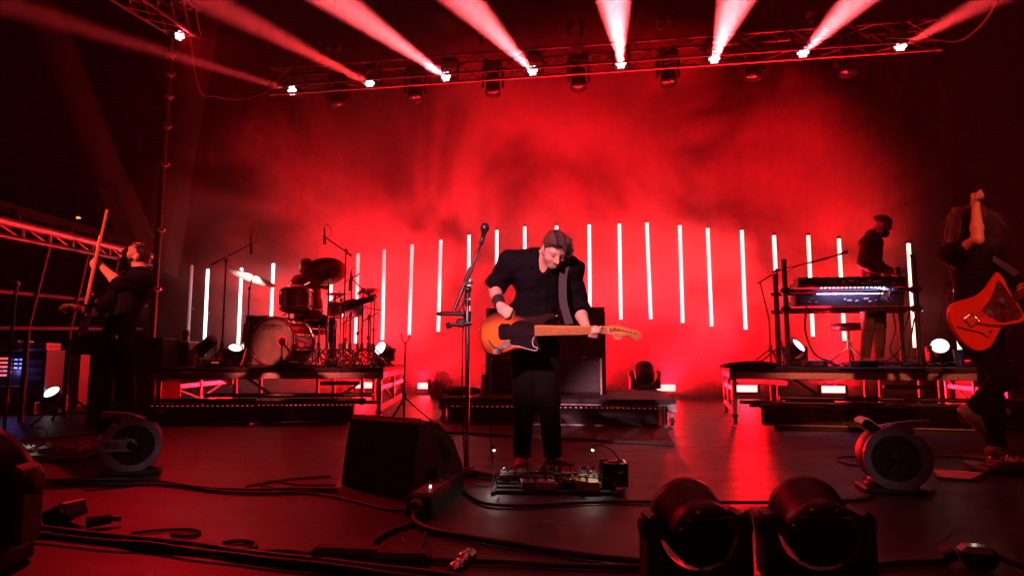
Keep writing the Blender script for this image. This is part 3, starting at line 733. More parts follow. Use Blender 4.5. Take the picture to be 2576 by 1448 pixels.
t = thing('drum_pedal', 'chrome bass drum pedal among the stands behind the bass drum', 'pedal', deck(775, 0, 8.5, DZ))
MB().box((0, 0, .05), (.09, .28, .012), Matrix.Rotation(R(14), 3, 'X')).build('footboard', 'alu', t)
for s in (-1, 1): MB().cyl((s * .06, .14, 0), (s * .05, .14, .22), .012, n=6).build('post', 'chrome', t)
MB().cyl((-.07, .14, .20), (.07, .14, .20), .01, n=8).build('axle', 'chrome', t); MB().cyl((0, .14, .20), (0, .20, .38), .006, n=6).ball((0, .2, .39), .028, n=8).build('beater', 'black_metal', t)
# snaking cables over the drum deck
def cable_run(name, label, pts, r=.008, parent=None, m='cable', group='cables lying on floor and decks', k=7):
    o = MB().tube(smooth_path(pts, k), r, n=7).build(name, m, parent)
    return tag(o, label, 'cable', group)
rnd = random.Random(3)
for i, (u0, u1, y0, y1, lab) in enumerate(((560, 700, 8.0, 8.3, 'cable coiling over the left front of the drum deck'), (760, 905, 8.1, 8.5, 'cable tangled under the ride cymbal stand'), (840, 950, 8.0, 8.6, 'cable dropping past the sample pad stand'))):
    pts = []
    for k in range(9):
        f = k / 8; pts.append(deck(u0 + (u1 - u0) * f, 0, y0 + (y1 - y0) * rnd.random(), DZ + .012 + .02 * rnd.random()))
    cable_run('cable', lab, pts)
for i, (pp, lab) in enumerate(((((905, 736), (925, 790), (900, 850), (918, 905)), 'thin cable hanging from the shorter mic stand to the drum deck'), (((944, 748), (952, 800), (940, 860), (946, 905)), 'thin cable hanging down at the right edge of the kit'), (((868, 770), (880, 830), (868, 880), (878, 908)), 'thin cable hanging below the hi-hat'))):
    cable_run('hanging_cable', lab, [at(u, v, 8.35) for u, v in pp], r=.005, group='cables hanging around the drum kit')
# things at the left end of the drum deck
def case(name, label, cat, c, size, rz=0, m='amp_tolex', edge='alu_dull', group=None, latches=True):
    t = thing(name, label, cat, c, rz, group=group); W, D, H = size
    MB().box((0, 0, H / 2), (W - .012, D - .012, H - .012)).build('panel_box', m, t)
    e = .018
    for sx in (-1, 1):
        for sy in (-1, 1): MB().box((sx * (W - e) / 2, sy * (D - e) / 2, H / 2), (e, e, H), bev=.004).build('edge', edge, t)
    for sz in (0, 1):
        z = e / 2 + sz * (H - e)
        for sy in (-1, 1): MB().box((0, sy * (D - e) / 2, z), (W - 2 * e, e, e), bev=.004).build('edge', edge, t)
        for sx in (-1, 1): MB().box((sx * (W - e) / 2, 0, z), (e, D - 2 * e, e), bev=.004).build('edge', edge, t)
    if latches and W > .3:
        for sx in (-1, 1): MB().box((sx * W * .28, -D / 2 - .004, H * .62), (.07, .012, .07), bev=.004).build('latch', edge, t)
    return t
case('red_case', 'red sided flight case at the left end of the drum riser', 'case', deck(413, 0, 8.35, DZ), (.25, .40, .34), R(3), 'case_red')
t = case('open_rack', 'small open metal rack between the red case and the cup', 'rack', deck(463, 0, 8.4, DZ), (.26, .36, .33), R(3), 'black_plastic', 'alu')
MB().cyl((.0, 0, .34), (.0, 0, .40), .035, n=10).cyl((0, 0, .40), (0, 0, .48), .05, .04, n=10).build('knob_lamp', 'black_plastic', t)
f = deck(485, 0, 7.95, DZ); t = thing('travel_cup', 'pale travel cup standing on the front edge of the drum deck', 'cup', f)
MB().lathe([(.030, 0), (.036, .06), (.045, .18)], n=18).build('body', 'white_plastic', t); MB().lathe([(.047, .18), (.047, .205), (.03, .215)], n=18).build('lid', 'black_plastic', t)
f = deck(520, 0, 8.3, DZ); t = thing('deck_lamp', 'small black tilted lamp on a bracket at the left of the drum deck', 'stage light', f)
hm = head_mesh(.085, .30, .4).build('head', 'black_plastic', t); hm.location = (0, 0, .30); hm.rotation_euler = aim((-.6, .2, -.45))
for s in (-1, 1): MB().tube([(s * .11, 0, .30), (s * .11, 0, .1), (s * .05, 0, .02)], .012, n=6).build('bracket', 'black_metal', t)
MB().box((0, 0, .015), (.22, .2, .03), bev=.008).build('base', 'black_metal', t)
f = deck(545, 0, 7.97, DZ); t = thing('stage_box', 'low black connector box with dim red lamp left of the bass drum', 'box', f)
MB().box((0, 0, .05), (.28, .18, .10), bev=.012).build('housing', 'black_plastic', t); MB().box((.02, -.092, .06), (.09, .004, .02)).build('indicator', 'led_red', t)

# lit moving heads round the risers
moving_head('moving head with bright white lens left of the bass drum', deck(588, 0, 8.9, DZ), 0, tuple(at(632, 690, 8.3) - deck(588, 0, 8.9, DZ + .2)), 'lens_pink', 1000, (1, .55, .58), 26, s=.62)
moving_head('second moving head with white lens half hidden by the bass drum', deck(607, 0, 9.25, DZ), 0, tuple(at(778, 706, 8.95) - deck(607, 0, 9.25, DZ + .2)), 'lens_pink', 1100, (1, .40, .40), 40, s=.62)
moving_head('moving head with white lens at the right rear corner of the drum riser', Vector((at(966, 871, 9.3).x, 9.3, DZ)), 0, (-.55, -.8, .42), 'lens_glow', 900, (1, .05, .07), 30, s=.70)
moving_head('moving head with white lens behind the left keyboard stand post', deck(1999, 0, 8.5, KB_Z), 0, (.55, -.62, .62), 'lens_glow', 900, (1, .05, .10), 44, s=.70)
moving_head('moving head with white lens right of the keyboard stand, aimed up left', deck(2368, 0, 8.0, KB_Z), 0, (-.50, -.75, .45), 'lens_pink', 500, (1, .30, .36), 34, s=.70)
moving_head('moving head with glowing lens on the floor at the far left', (at(137, 1000, 9.2).x, 9.2, 0), 0, (-.1, -.7, .75), 'lens_glow', 350, (1, .06, .08), 40, s=.72)
moving_head('dark moving head on the floor right of the large amplifier case', (at(1622, 950, 9.9).x, 9.9, .20), 0, (.1, .7, .6), s=1.0)
t = case('lamp_stand_box', 'low black box under the dark moving head right of the amplifier', 'box', (at(1622, 950, 9.9).x, 9.9, 0), (.5, .4, .198), 0, 'amp_tolex', 'black_metal', latches=False)
moving_head('small dark moving head on the floor beside the strobe left of the centre riser', (at(1108, 960, 12.2).x, 12.2, 0), 0, (.2, .6, .6), s=1.0)
# the two big ones at the front right and one at the left edge, seen from behind
moving_head('left of the two big dark moving heads in the foreground', (at(1747, 1300, 2.2).x, 2.2, 0), R(4), (-.10, .95, .27), s=.76)
moving_head('right of the two big dark moving heads in the foreground', (at(2047, 1300, 2.2).x, 2.2, 0), R(-3), (.06, .95, .26), s=.77)
moving_head('dark moving head cut off by the left edge of the picture', (at(-100, 1300, 2.45).x, 2.45, 0), R(8), (.2, .8, .5), s=1.05)

# ================================================================ centre riser: big case, speaker cabinet, bottle
def loc_r(c, rz, x, y, z): return Vector(c) + Matrix.Rotation(rz, 3, 'Z') @ Vector((x, y, z))
cc = at(1380, 880, 8.55); W_ = 1.62
t = case('amplifier_case', 'large brown upright amplifier case with metal edges behind the singer', 'case', (cc.x, 8.95, CE_Z), (W_, .62, 1.15), CE_RZ, 'brown_panel', 'black_metal')
MB().box((W_ / 2 + .004, 0, .60), (.008, .50, 1.0), bev=.002).build('side_panel', 'alu_dull', t)
for k in range(7): MB().cyl((W_ / 2 - .05, -.318, .10 + k * .16), (W_ / 2 - .05, -.310, .10 + k * .16), .009, n=8).build('rivet', 'alu_dull', t)
MB().box((0, -.316, .66), (.02, .012, .9)).build('centre_strip', 'black_metal', t)
sc_c = at(1372, 990, 8.3)
t = thing('speaker_cabinet', 'wide black speaker cabinet with sparkling grille cloth behind the singer', 'amplifier', (sc_c.x, 8.30, CE_Z), CE_RZ)
W2, H2 = 1.46, .47
MB().box((0, .16, H2 / 2), (W2, .30, H2), bev=.012).build('cabinet', 'amp_tolex', t)
for s in (-1, 1):
    MB().box((s * W2 / 4, -.002, H2 / 2), (W2 / 2 - .06, .012, H2 - .07), bev=.004).build('grille', 'sparkle_cloth', t)
for s in (-1, 0, 1): MB().box((s * (W2 / 2 - .016), -.004, H2 / 2), (.026, .022, H2 - .01), bev=.004).build('frame_strip', 'alu_dull' if s else 'amp_tolex', t)
MB().box((.25, .1, H2 + .018), (.22, .06, .03), bev=.01).build('handle', 'rubber', t)
for s in (-1, 1): MB().box((s * .5, .16, H2 + .012), (.05, .05, .024), bev=.006).build('corner_foot', 'alu_dull', t)
f = loc_r(CE_C, CE_RZ, -.82, .34, CE_Z); f.x = deck(1218, 0, f.y, CE_Z).x
t = thing('water_bottle', 'steel water bottle with black lid on the centre riser', 'bottle', f)
MB().lathe([(.040, 0), (.045, .01), (.045, .17), (.034, .20), (.032, .205)], n=20).build('body', 'alu_dull', t)
MB().lathe([(.035, .205), (.035, .25), (.02, .265)], n=18).build('lid', 'black_plastic', t)
MB().tube([(-.02, 0, .255), (-.025, 0, .29), (.02, 0, .285), (.028, 0, .25)], .006, n=6).build('loop', 'black_plastic', t)
f = deck(1185, 0, f.y - .03, CE_Z); tag(MB().box((0, 0, .003), (.20, .12, .004)).build('set_list', 'paper', None, (f.x, f.y, f.z), (0, 0, .2)), 'sheet of paper lying on the centre riser left of the bottle', 'paper')
f = deck(1160, 0, 8.3, CE_Z); bag = MB(); bag.ball((0, 0, .05), .18, n=14, sc3=(1.5, .8, .32)); tag(bag.build('cloth_bundle', 'mat_black', None, f), 'dark cloth bundle on the left rear of the centre riser', 'cloth')
for s in (-1, 1):
    f = loc_r(CE_C, CE_RZ, s * 1.24, -.02, 0)
    t = thing('jack_foot', 'heavy screw jack foot at the %s front corner of the centre riser' % ('left' if s < 0 else 'right'), 'foot', f, group='jack feet of the centre riser')
    MB().cyl((0, -.05, .02), (0, -.05, .235), .035, n=12).build('sleeve', 'black_metal', t); MB().lathe([(.09, 0), (.09, .012), (.05, .03)], (0, -.05, 0), n=16).build('plate', 'alu_dull', t)

# ================================================================ keyboards
KC = lambda u, y: deck(u, 0, y, KB_Z)
p0, p1 = KC(1984, 7.75), KC(2316, 7.55)
ks = thing('keyboard_stand', 'black two tier tube keyboard stand on the right riser', 'keyboard stand', p0)
axk = (p1 - p0).normalized(); Lk = (p1 - p0).length; rzk = math.atan2(axk.y, axk.x); perp = Vector((-axk.y, axk.x, 0))
for e in (0, 1):
    for d_ in (0, .42):
        b = axk * (Lk * e) + perp * d_; hgt = 1.29 + .03 * e - .10 * (d_ > 0)
        MB().cyl(b, b + Vector((0, 0, hgt)), .030, n=12).build('post', 'black_metal', ks)
        MB().cyl(b + Vector((0, 0, hgt)), b + Vector((0, 0, hgt + .02)), .036, n=12).build('post_cap', 'rubber', ks)
    MB().cyl(axk * (Lk * e) + Vector((0, 0, .06)), axk * (Lk * e) + perp * .42 + Vector((0, 0, .06)), .026, n=10).build('foot_bar', 'black_metal', ks)
for z in (.69, .92):
    for d_ in (-.0, .42):
        MB().cyl(axk * -.06 + perp * d_ + Vector((0, 0, z)), axk * (Lk + .06) + perp * d_ + Vector((0, 0, z)), .026, n=10).build('cross_tube', 'black_metal', ks)
    for e in (0, 1): MB().box(axk * (Lk * e) + Vector((0, 0, z)), (.085, .09, .085), Matrix.Rotation(rzk, 3, 'Z'), bev=.012).build('clamp', 'black_metal', ks)
def keyboard(label, u0, u1, y, z, H, D, strip):
    a, b = deck(u0, 0, y, z), deck(u1, 0, y - .12, z); W = (b - a).length; c = (a + b) / 2; rz = math.atan2((b - a).y, (b - a).x)
    t = thing('keyboard', label, 'keyboard', c, rz, group='keyboards on the two tier stand')
    MB().extr([(0, 0), (D, 0), (D, H * .55), (D * .55, H * .6), (D * .5, H), (0, H)], -W / 2, W / 2, plane='yz', bev=.006).build('chassis', 'black_plastic', t)
    nk = 36
    for k in range(nk):
        x = -W / 2 + .05 + (W - .1) * (k + .5) / nk
        MB().box((x, D * .76, H * .60), ((W - .1) / nk - .002, D * .42, .018)).build('white_key', 'white_plastic', t)
        if k % 7 not in (2, 6): MB().box((x + (W - .1) / nk / 2, D * .68, H * .60 + .014), (.011, D * .26, .016)).build('black_key', 'gloss_black', t)
    rr = random.Random(int(u0))
    for k in range(12):
        x = -W * .45 + W * .9 * rr.random(); MB().box((x, -.004, H * (.3 + .35 * rr.random())), (.02 + .05 * rr.random(), .008, .014 + .012 * rr.random()), bev=.002).build('jack_panel', 'alu_dull' if k % 3 else 'steel_grey', t)
    for k in range(9): MB().lathe([(.012, 0), (.010, .018)], (-W * .4 + k * W * .1, D * .25, H), n=10).build('knob', 'black_plastic', t)
    if strip:
        n = strip
        for k in range(n): MB().box((-W * .30 + W * .62 * (k + .5) / n, .02, -.012 if H < .12 else H + .014), (.016, .02, .010)).build('led', 'led_violet', t)
    return t
glow('led_violet', (.62, .55, 1.0), 5.0)
keyboard('upper keyboard of the two tier stand, its back turned to the viewer', 2009, 2280, 7.62, KB_Z + .955, .115, .34, 16)
keyboard('lower keyboard of the two tier stand lit violet from above', 2003, 2275, 7.60, KB_Z + .725, .13, .36, 26)
a = deck(2150, 0, 7.62, KB_Z + .94)
lamp('keyboard_light_source', 'AREA', a + Vector((.0, -.12, -.005)), (0, .45, -1), 9, (.42, .40, 1.0), None, size=150, shape=(.85, .05))
gl = deck(2225, 0, 7.5, KB_Z + .86); t = thing('cable_loom', 'knot of pale cables plugged between the two keyboards', 'cable', gl)
rr = random.Random(9)
for k in range(9):
    q = [Vector((rr.uniform(-.16, .12), rr.uniform(-.02, .06), .07)), Vector((rr.uniform(-.1, .1), -.06, rr.uniform(-.02, .04))), Vector((rr.uniform(-.1, .14), -.05, -.05)), Vector((rr.uniform(-.12, .12), .03, -.10))]
    MB().tube(smooth_path(q, 5), .006, n=6).build('lead', 'white_plastic' if k % 2 else 'cable', t)
boom = deck(1965, 0, 7.7, KB_Z)
t = boom_mic('vocal microphone on a long boom over the left keyboard post', boom, at(1965, 680, 7.7).z, at(1942, 685, 7.7), at(2108, 641, 7.8), None, None, rot=.3)
e = at(2108, 641, 7.8) - boom; e2 = at(2128, 634, 7.82) - boom
MB().cyl(e, e2, .012, .018, n=10).ball(e2, .026, n=12).build('microphone', 'black_metal', t)
MB().tube(smooth_path([e, at(2060, 657, 7.78) - boom, at(2010, 668, 7.74) - boom, at(1968, 690, 7.7) - boom], 6), .005, n=6).build('cable', 'cable', t)
f = KC(1940, 8.3); t = thing('music_stand', 'thin dark stand with clip leaning beside the keyboard stand', 'stand', f)
tripod(t, (0, 0, 0), .62, r=.28, rot=.5, hub=.22); MB().cyl((0, 0, .60), at(1912, 709, 8.3) - f, .010, n=8).build('upper_pole', 'black_metal', t)
e = at(1912, 709, 8.3) - f; MB().cyl(e + Vector((-.03, 0, -.02)), e + Vector((.16, 0, .09)), .012, n=8).build('clip', 'black_metal', t)
f = KC(2139, 8.30); t = thing('stool', 'round padded stool beside the keyboard player', 'stool', f)
tripod(t, (0, 0, 0), .46, r=.30, rot=.9, hub=.26, mt='chrome', pole_r=.016); MB().lathe([(.05, .45), (.20, .46), (.215, .50), (.20, .55), (.05, .56)], n=28).build('seat', 'rubber', t)
KCAB = [((2030, 760), (2026, 830), (2050, 890), (2100, 912)), ((2245, 772), (2252, 830), (2240, 880), (2262, 908)), ((2292, 770), (2275, 830), (2262, 880), (2230, 909)), ((2300, 800), (2290, 860), (2280, 905), (2250, 912))]
KLAB = ['thick cable bowing down beside the left keyboard post', 'cable hanging straight down below the lower keyboard', 'cable slanting down from the right keyboard post', 'cable dropping along the right keyboard post']
for pts, lab in zip(KCAB, KLAB): cable_run('hanging_cable', lab, [at(u, v, 7.68) for u, v in pts], r=.013 if 'thick' in lab else .009, group='cables hanging from the keyboards')
rr = random.Random(5)
for i, (ua, ub, lab) in enumerate(((2060, 2200, 'cable heap on the keyboard deck below the player'), (2190, 2330, 'cable loops on the deck at the right keyboard post'), (2040, 2330, 'long cable winding along the keyboard deck'), (2280, 2420, 'cable running to the right end of the keyboard deck'))):
    pts = [deck(ua + (ub - ua) * (k / 10 + rr.uniform(-.06, .06)), 0, 7.35 + rr.random() * .35, KB_Z + .012 + rr.random() * .05) for k in range(11)]
    cable_run('cable', lab, pts, r=.010)
f = KC(1878, 7.4); bg = MB(); rr = random.Random(11)
bg.extr([(-.28, 0), (.30, 0), (.31, .05), (.12, .075), (-.10, .07), (-.24, .04)], -.15, .15, bev=.015); tag(bg.build('cable_bag', 'mat_black', None, f, (0, 0, R(-7))), 'flat black bag at the left end of the keyboard deck', 'bag')
f = KC(2415, 7.5); t = thing('blue_cup', 'blue plastic cup at the right end of the keyboard deck', 'cup', f); MB().lathe([(.045, 0), (.058, .20), (.052, .20), (.042, .01)], n=20).build('body', 'blue_plastic', t); MB().tube([(.058 * math.cos(k * .3), .058 * math.sin(k * .3), .20) for k in range(21)], .004, n=6, closed=True).build('rim', 'blue_plastic', t)
for (u, lab) in ((2175, 'small stage box with glowing readout on the keyboard deck'), (2050, 'small black power brick on the keyboard deck')):
    f = KC(u, 7.42); t = thing('deck_box', lab, 'box', f); MB().box((0, 0, .04), (.24, .16, .08), bev=.008).build('housing', 'black_plastic', t); MB().box((0, -.082, .045), (.12, .004, .03)).build('readout', 'steel_grey', t)
case('stowed_case', 'dark flat case stowed under the keyboard riser', 'case', deck(2030, 0, 8.3, .14), (.58, .4, .13), KB_RZ, 'case_red', 'black_metal', latches=False)
t = thing('pallet', 'dark shelf board holding the stowed case under the keyboard riser', 'board', deck(2030, 0, 8.3, .0)); MB().box((0, 0, .13), (.9, .5, .02)).build('board', 'black_metal', t)
for s in (-1, 1): MB().box((s * .4, 0, .06), (.05, .45, .118)).build('bearer', 'black_metal', t)
case('flight_case', 'flight case in red light behind the right guitarist', 'case', (at(2545, 1000, 7.6).x, 7.9, 0), (.6, .5, .75), R(-12), 'case_red', 'alu_dull')
case('flight_case', 'lower dark case at the right edge of the picture', 'case', (at(2560, 1000, 6.7).x + .15, 6.9, 0), (.6, .4, .35), R(-20), 'amp_tolex', 'alu_dull')

# ================================================================ left side gear
rk = at(70, 950, 9.3)
t = case('amplifier_rack', 'tall equipment rack with orange and blue indicator lights at the far left', 'rack', (rk.x, 9.3, .16), (.72, .55, .72), R(10), 'black_plastic', 'steel_grey')
for k in range(5):
    MB().box((-.17, -.282, .60 - k * .058), (.11, .006, .026)).build('indicator_bar', 'led_orange', t)
    if k < 4: MB().box((-.09, -.284, .585 - k * .058), (.035, .006, .016)).build('indicator', 'led_orange', t)
    if 0 < k < 4: MB().box((-.02, -.284, .643 - k * .058), (.04, .006, .016)).build('indicator', 'led_blue', t); MB().box((.045, -.284, .643 - k * .058), (.035, .006, .018)).build('indicator', 'led_blue', t)
for k in range(3): MB().box((.22, -.28, .56 - k * .12), (.2, .012, .07), bev=.004).build('drawer', 'steel_grey', t)
lamp('rack_light_source', 'POINT', (-.02, -.36, .42), (0, 0, -1), 1.2, (.25, .2, 1), t, rad=.03)
mat('violet_lit_case', (.10, .06, .22), .4, bump=.05)  # violet glow on the drawer box put into its colour
t2_ = case('drawer_unit', 'small violet lit drawer box in front of the equipment rack', 'box', (rk.x + .08, 8.92, .16), (.30, .18, .22), R(10), 'violet_lit_case', 'steel_grey', latches=False)
MB().box((0, -.095, .06), (.22, .01, .06), bev=.004).build('drawer', 'violet_lit_case', t2_)
case('rack_base_case', 'low metal edged case under the equipment rack', 'case', (rk.x, 9.2, 0), (.80, .85, .158), R(10), 'amp_tolex', 'alu_dull', latches=False)
t = case('rack_mixer', 'metal framed mixer box on top of the equipment rack, left', 'box', (rk.x - .20, 9.25, .881), (.30, .4, .14), R(10), 'steel_grey', 'alu')
t = case('rack_tuner', 'pale drawer box on top of the equipment rack, right', 'box', (rk.x + .18, 9.25, .881), (.36, .4, .10), R(10), 'case_red', 'alu_dull')
for k in range(2): MB().box((0, -.206, .035 + k * .032), (.28, .01, .022), bev=.003).build('drawer', 'black_plastic', t)
case('tall_black_cabinet', 'tall plain black cabinet standing behind the bassist', 'cabinet', (at(304, 1000, 7.75).x, 8.05, 0), (.85, .55, 1.02), R(4), 'amp_tolex', 'black_metal')
case('flight_case', 'red lit case behind the tripod at the left', 'case', (at(190, 930, 10.2).x, 10.2, .0), (.34, .4, .82), R(6), 'case_red', 'steel_grey')  # red light on this case is put into its panel colour
f = on_z(160, 1062); t = thing('tripod_stand', 'thin black tripod stand left of the bassist', 'stand', f); tripod(t, (0, 0, 0), .98, r=.42, rot=.35, hub=.36, pole_r=.014)
MB().box((0, 0, .98), (.10, .03, .03), bev=.006).build('yoke', 'black_metal', t)
f = on_z(6, 1130); t = thing('bass_microphone_stand', 'black microphone stand at the left edge of the picture', 'microphone stand', f)
MB().cyl((0, 0, 0), (0, 0, at(6, 745, f.y).z), .013, n=8).build('pole', 'black_metal', t); MB().lathe([(.14, 0), (.14, .012), (.03, .03)], n=24).build('base', 'black_metal', t)
zz = at(6, 745, f.y).z; MB().cyl((0, 0, zz), (.02, -.02, zz + .09), .012, .018, n=8).ball((.025, -.025, zz + .11), .027, n=10).build('microphone', 'alu_dull', t)
f = on_z(1016, 1061); t = thing('guitar_rest', 'thin tripod stand with forked top between the drum riser and the singer', 'stand', f)
zt_ = at(1021, 862, f.y).z; tripod(t, (0, 0, 0), zt_, r=.33, rot=.15, hub=.30, pole_r=.013)
MB().tube(smooth_path([(-.05, 0, zt_ + .12), (-.045, 0, zt_ + .06), (-.02, 0, zt_ + .01), (.02, 0, zt_ + .01), (.045, 0, zt_ + .06), (.05, 0, zt_ + .11)], 4), .009, n=6).build('fork', 'rubber', t)

# ================================================================ floor fans
def fan(label, loc, rz, panel, mirror=1):
    t = thing('blower_fan', label, 'fan', loc, rz, group='floor blower fans'); s = mirror; t.scale = (1.1, 1.1, 1.1)
    def X(pts): return [(s * x, z) for x, z in pts]
    r = .155; cz = .185
    arc = [(r * 1.06 * math.cos(a), cz + r * 1.06 * math.sin(a)) for a in np.linspace(R(-50), R(80), 12)]
    body = X([(.13, .03)] + arc + [(-.02, cz + r * 1.12), (-.08, cz + r * .98)] + [(r * math.cos(a), cz + r * math.sin(a)) for a in np.linspace(R(125), R(230), 10)] + [(-.10, .03)])
    MB().extr(body, .0, .19, bev=.02, smooth=True).build('drum_housing', 'black_plastic', t)
    # silver side plate: ring round the intake that sweeps up into the carrying handle
    outer = [(r * 1.08 * math.cos(a), cz + r * 1.08 * math.sin(a)) for a in np.linspace(R(-75), R(70), 16)]
    top = [(.0, cz + r * 1.22), (-.08, cz + r * 1.30), (-.165, cz + r * 1.32), (-.168, cz + r * 1.10), (-.10, cz + r * 1.08), (-.065, cz + r * 1.02), (-.055, cz + r * .86), (-.075, cz + r * .80)]
    left = [(r * 1.06 * math.cos(a), cz + r * 1.06 * math.sin(a)) for a in np.linspace(R(128), R(255), 14)]
    inner_n = 30; inner = [(.012 + r * .78 * math.cos(a), cz + r * .78 * math.sin(a)) for a in np.linspace(0, 2 * math.pi, inner_n, endpoint=False)]
    out = X(outer + top + left); N = len(out)
    bm = bmesh.new()
    ov = [bm.verts.new((x, -.012, z)) for x, z in out]; iv = [bm.verts.new((s * x, -.012, z)) for x, z in inner]
    eo = [bm.edges.new((ov[i], ov[(i + 1) % N])) for i in range(N)]; ei = [bm.edges.new((iv[i], iv[(i + 1) % inner_n])) for i in range(inner_n)]
    bmesh.ops.triangle_fill(bm, edges=eo + ei, use_beauty=True)
    ex_ = bmesh.ops.extrude_face_region(bm, geom=bm.faces[:])
    bmesh.ops.translate(bm, vec=(0, .03, 0), verts=[g for g in ex_['geom'] if isinstance(g, bmesh.types.BMVert)])
    bmesh.ops.recalc_face_normals(bm, faces=bm.faces[:])
    me = bpy.data.meshes.new('side_plate'); bm.to_mesh(me); bm.free(); me.materials.append(MATS['silver_plastic'])
    o = bpy.data.objects.new('side_plate', me); COL.objects.link(o); o.parent = t
    g = MB()
    for k in range(6):
        rr_ = r * .76 * (k + 1) / 6; g.tube([(s * .012 + rr_ * math.cos(a), -.006, cz + rr_ * math.sin(a)) for a in np.linspace(0, 2 * math.pi, 28, endpoint=False)], .0022, n=5, closed=True)
    for k in range(12):
        a = k * math.pi / 6; g.cyl((s * .012, -.006, cz), (s * .012 + r * .77 * math.cos(a), -.006, cz + r * .77 * math.sin(a)), .0022, n=5)
    g.build('intake_grille', 'gloss_black', t)
    MB().lathe([(.03, 0), (.03, .012), (.01, .018)], (s * .012, -.004, cz), (0, -1, 0), n=16).build('hub', 'gloss_black', t)
    # outlet grille at the upper front
    oc = Vector((s * .105, .10, cz + r * .98)); ro = Matrix.Rotation(R(-38) * s, 3, 'Y')
    MB().box(oc, (.12, .19, .05), ro, bev=.012).build('outlet_frame', 'gloss_black', t)
    for k in range(7): MB().box(oc + ro @ Vector((-.045 + k * .015, 0, .027)), (.004, .17, .008), ro).build('outlet_slat', 'gloss_black', t)
    MB().box((s * .02, .09, .015), (.30, .22, .03), bev=.012).build('base', 'black_plastic', t)
    MB().box((s * -.135, .09, .02), (.06, .20, .025), Matrix.Rotation(R(14) * s, 3, 'Y'), bev=.008).build('foot', 'silver_plastic' if not panel else 'black_plastic', t)
    if panel:
        tongue = [(-.155, cz + .038), (.0, cz + .038)] + [(.0 + .038 * math.cos(a), cz + .038 * math.sin(a)) for a in np.linspace(R(80), R(-80), 8)] + [(.0, cz - .038), (-.155, cz - .038)]
        MB().extr(tongue, -.024, -.004, bev=.004).build('control_panel', 'silver_plastic', t)
        MB().lathe([(.026, 0), (.024, .014), (.018, .016)], (.004, -.024, cz), (0, -1, 0), n=20).box((.004, -.044, cz), (.040, .012, .008), Matrix.Rotation(R(35), 3, 'Y')).build('knob', 'gloss_black', t)
        for k in range(2):
            x = -.118 + k * .045; MB().box((x, -.0255, cz + .004), (.036, .004, .034), bev=.002).build('outlet_socket', 'steel_grey', t)
            for dx, dz in ((-.008, .006), (.008, .006), (0, -.008)): MB().box((x + dx, -.0285, cz + .004 + dz), (.004, .003, .009)).build('slot', 'ink', t)
        text_part('10 AMP MAX', .016, 'white_plastic', t, (-.092, -.0255, cz - .026), (math.pi / 2, 0, 0), extrude=.0005)
        MB().box((.018, .01, cz + r * 1.13), (.035, .06, .003), Matrix.Rotation(R(20), 3, 'Y')).build('tape_patch', 'paper', t)
    return t
f = on_z(312, 1200); fan('silver and black blower fan with control panel on the left of the stage', f + Vector((0, .05, 0)), R(24), True)
f = on_z(2270, 1245); fan('grey blower fan with dark round intake on the right of the stage', f + Vector((0, .02, 0)), R(-14), False, mirror=-1)

# ================================================================ wedge monitor
c0 = on_z(1036, 1250); t = thing('wedge_monitor', 'black wedge floor monitor facing the singer, seen from behind', 'speaker', c0, R(-34))
wp = [(0, .0), (.02, .22), (.055, .405), (.085, .425), (.22, .40), (.36, .28), (.46, .10), (.46, .02), (.40, .0)]
MB().extr(wp, -.60, -.004, plane='yz', bev=.016).build('cabinet', 'amp_tolex', t)
sp = [(.005 + x * .985, .006 + z * .975) for x, z in wp]
MB().extr(sp, -.0035, .012, plane='yz', bev=.004).build('end_panel', 'green_grey', t)
MB().extr([(.19, .30), (.235, .315), (.33, .20), (.31, .165), (.275, .165)], .0125, .018, plane='yz', bev=.002).build('handle_recess', 'ink', t)
MB().box((.015, .15, .11), (.008, .09, .08), bev=.003).build('connector_plate', 'ink', t)
for k in range(3): MB().cyl((.012, .12 + k * .03, .11), (.03, .12 + k * .03, .11), .010, n=8).build('connector', 'black_metal', t)
MB().box((-.30, .01, .075), (.05, .012, .03), Matrix.Rotation(R(-5), 3, 'X'), bev=.003).build('badge', 'steel_grey', t)
gs = MB()
for sx in (0,):
    gs.tube([(-.58, .09, .427), (-.02, .09, .427)], .006, n=6)
gs.build('grille_edge', 'black_metal', t)

# ================================================================ vocal microphone stand of the singer
f = on_z(1174, 1196); ms = thing('vocal_microphone_stand', 'chrome microphone stand with boom and vocal mic in front of the singer', 'microphone stand', f)
Lm = lambda u, v, dy=0: at(u, v, f.y + dy) - f
zp = Lm(1174, 815).z
MB().cyl((0, 0, .02), (0, 0, zp), .016, n=14).build('lower_tube', 'chrome', ms)
MB().cyl((0, 0, zp - .01), (0, 0, zp + .09), .026, n=14).build('height_clutch', 'chrome', ms)
zq = Lm(1174, 728).z
MB().cyl((0, 0, zp + .09), (0, 0, zq), .0105, n=12).build('upper_tube', 'chrome', ms)
for zz in (.25, .6): MB().cyl((0, 0, zp + .09 + (zq - zp - .09) * zz), (0, 0, zp + .13 + (zq - zp - .09) * zz), .018, n=10).build('collar', 'black_metal', ms)
b0, b1 = Lm(1142, 781), Lm(1214, 604, .05)
MB().cyl(b0, b0 + (b1 - b0) * .62, .012, n=10).build('boom_tube', 'black_metal', ms); MB().cyl(b0 + (b1 - b0) * .45, b1, .0085, n=10).build('boom_rod', 'black_metal', ms)
MB().cyl(b0 + (b1 - b0) * .40, b0 + (b1 - b0) * .60, .020, n=10).build('boom_grip', 'rubber', ms)
MB().ball((0, 0, zq), .028, n=12).cyl((-.02, -.04, zq + .03), (.04, -.04, zq + .05), .010, n=8).build('swivel', 'black_metal', ms)
m0, m1 = b1, Lm(1219, 578, .03)
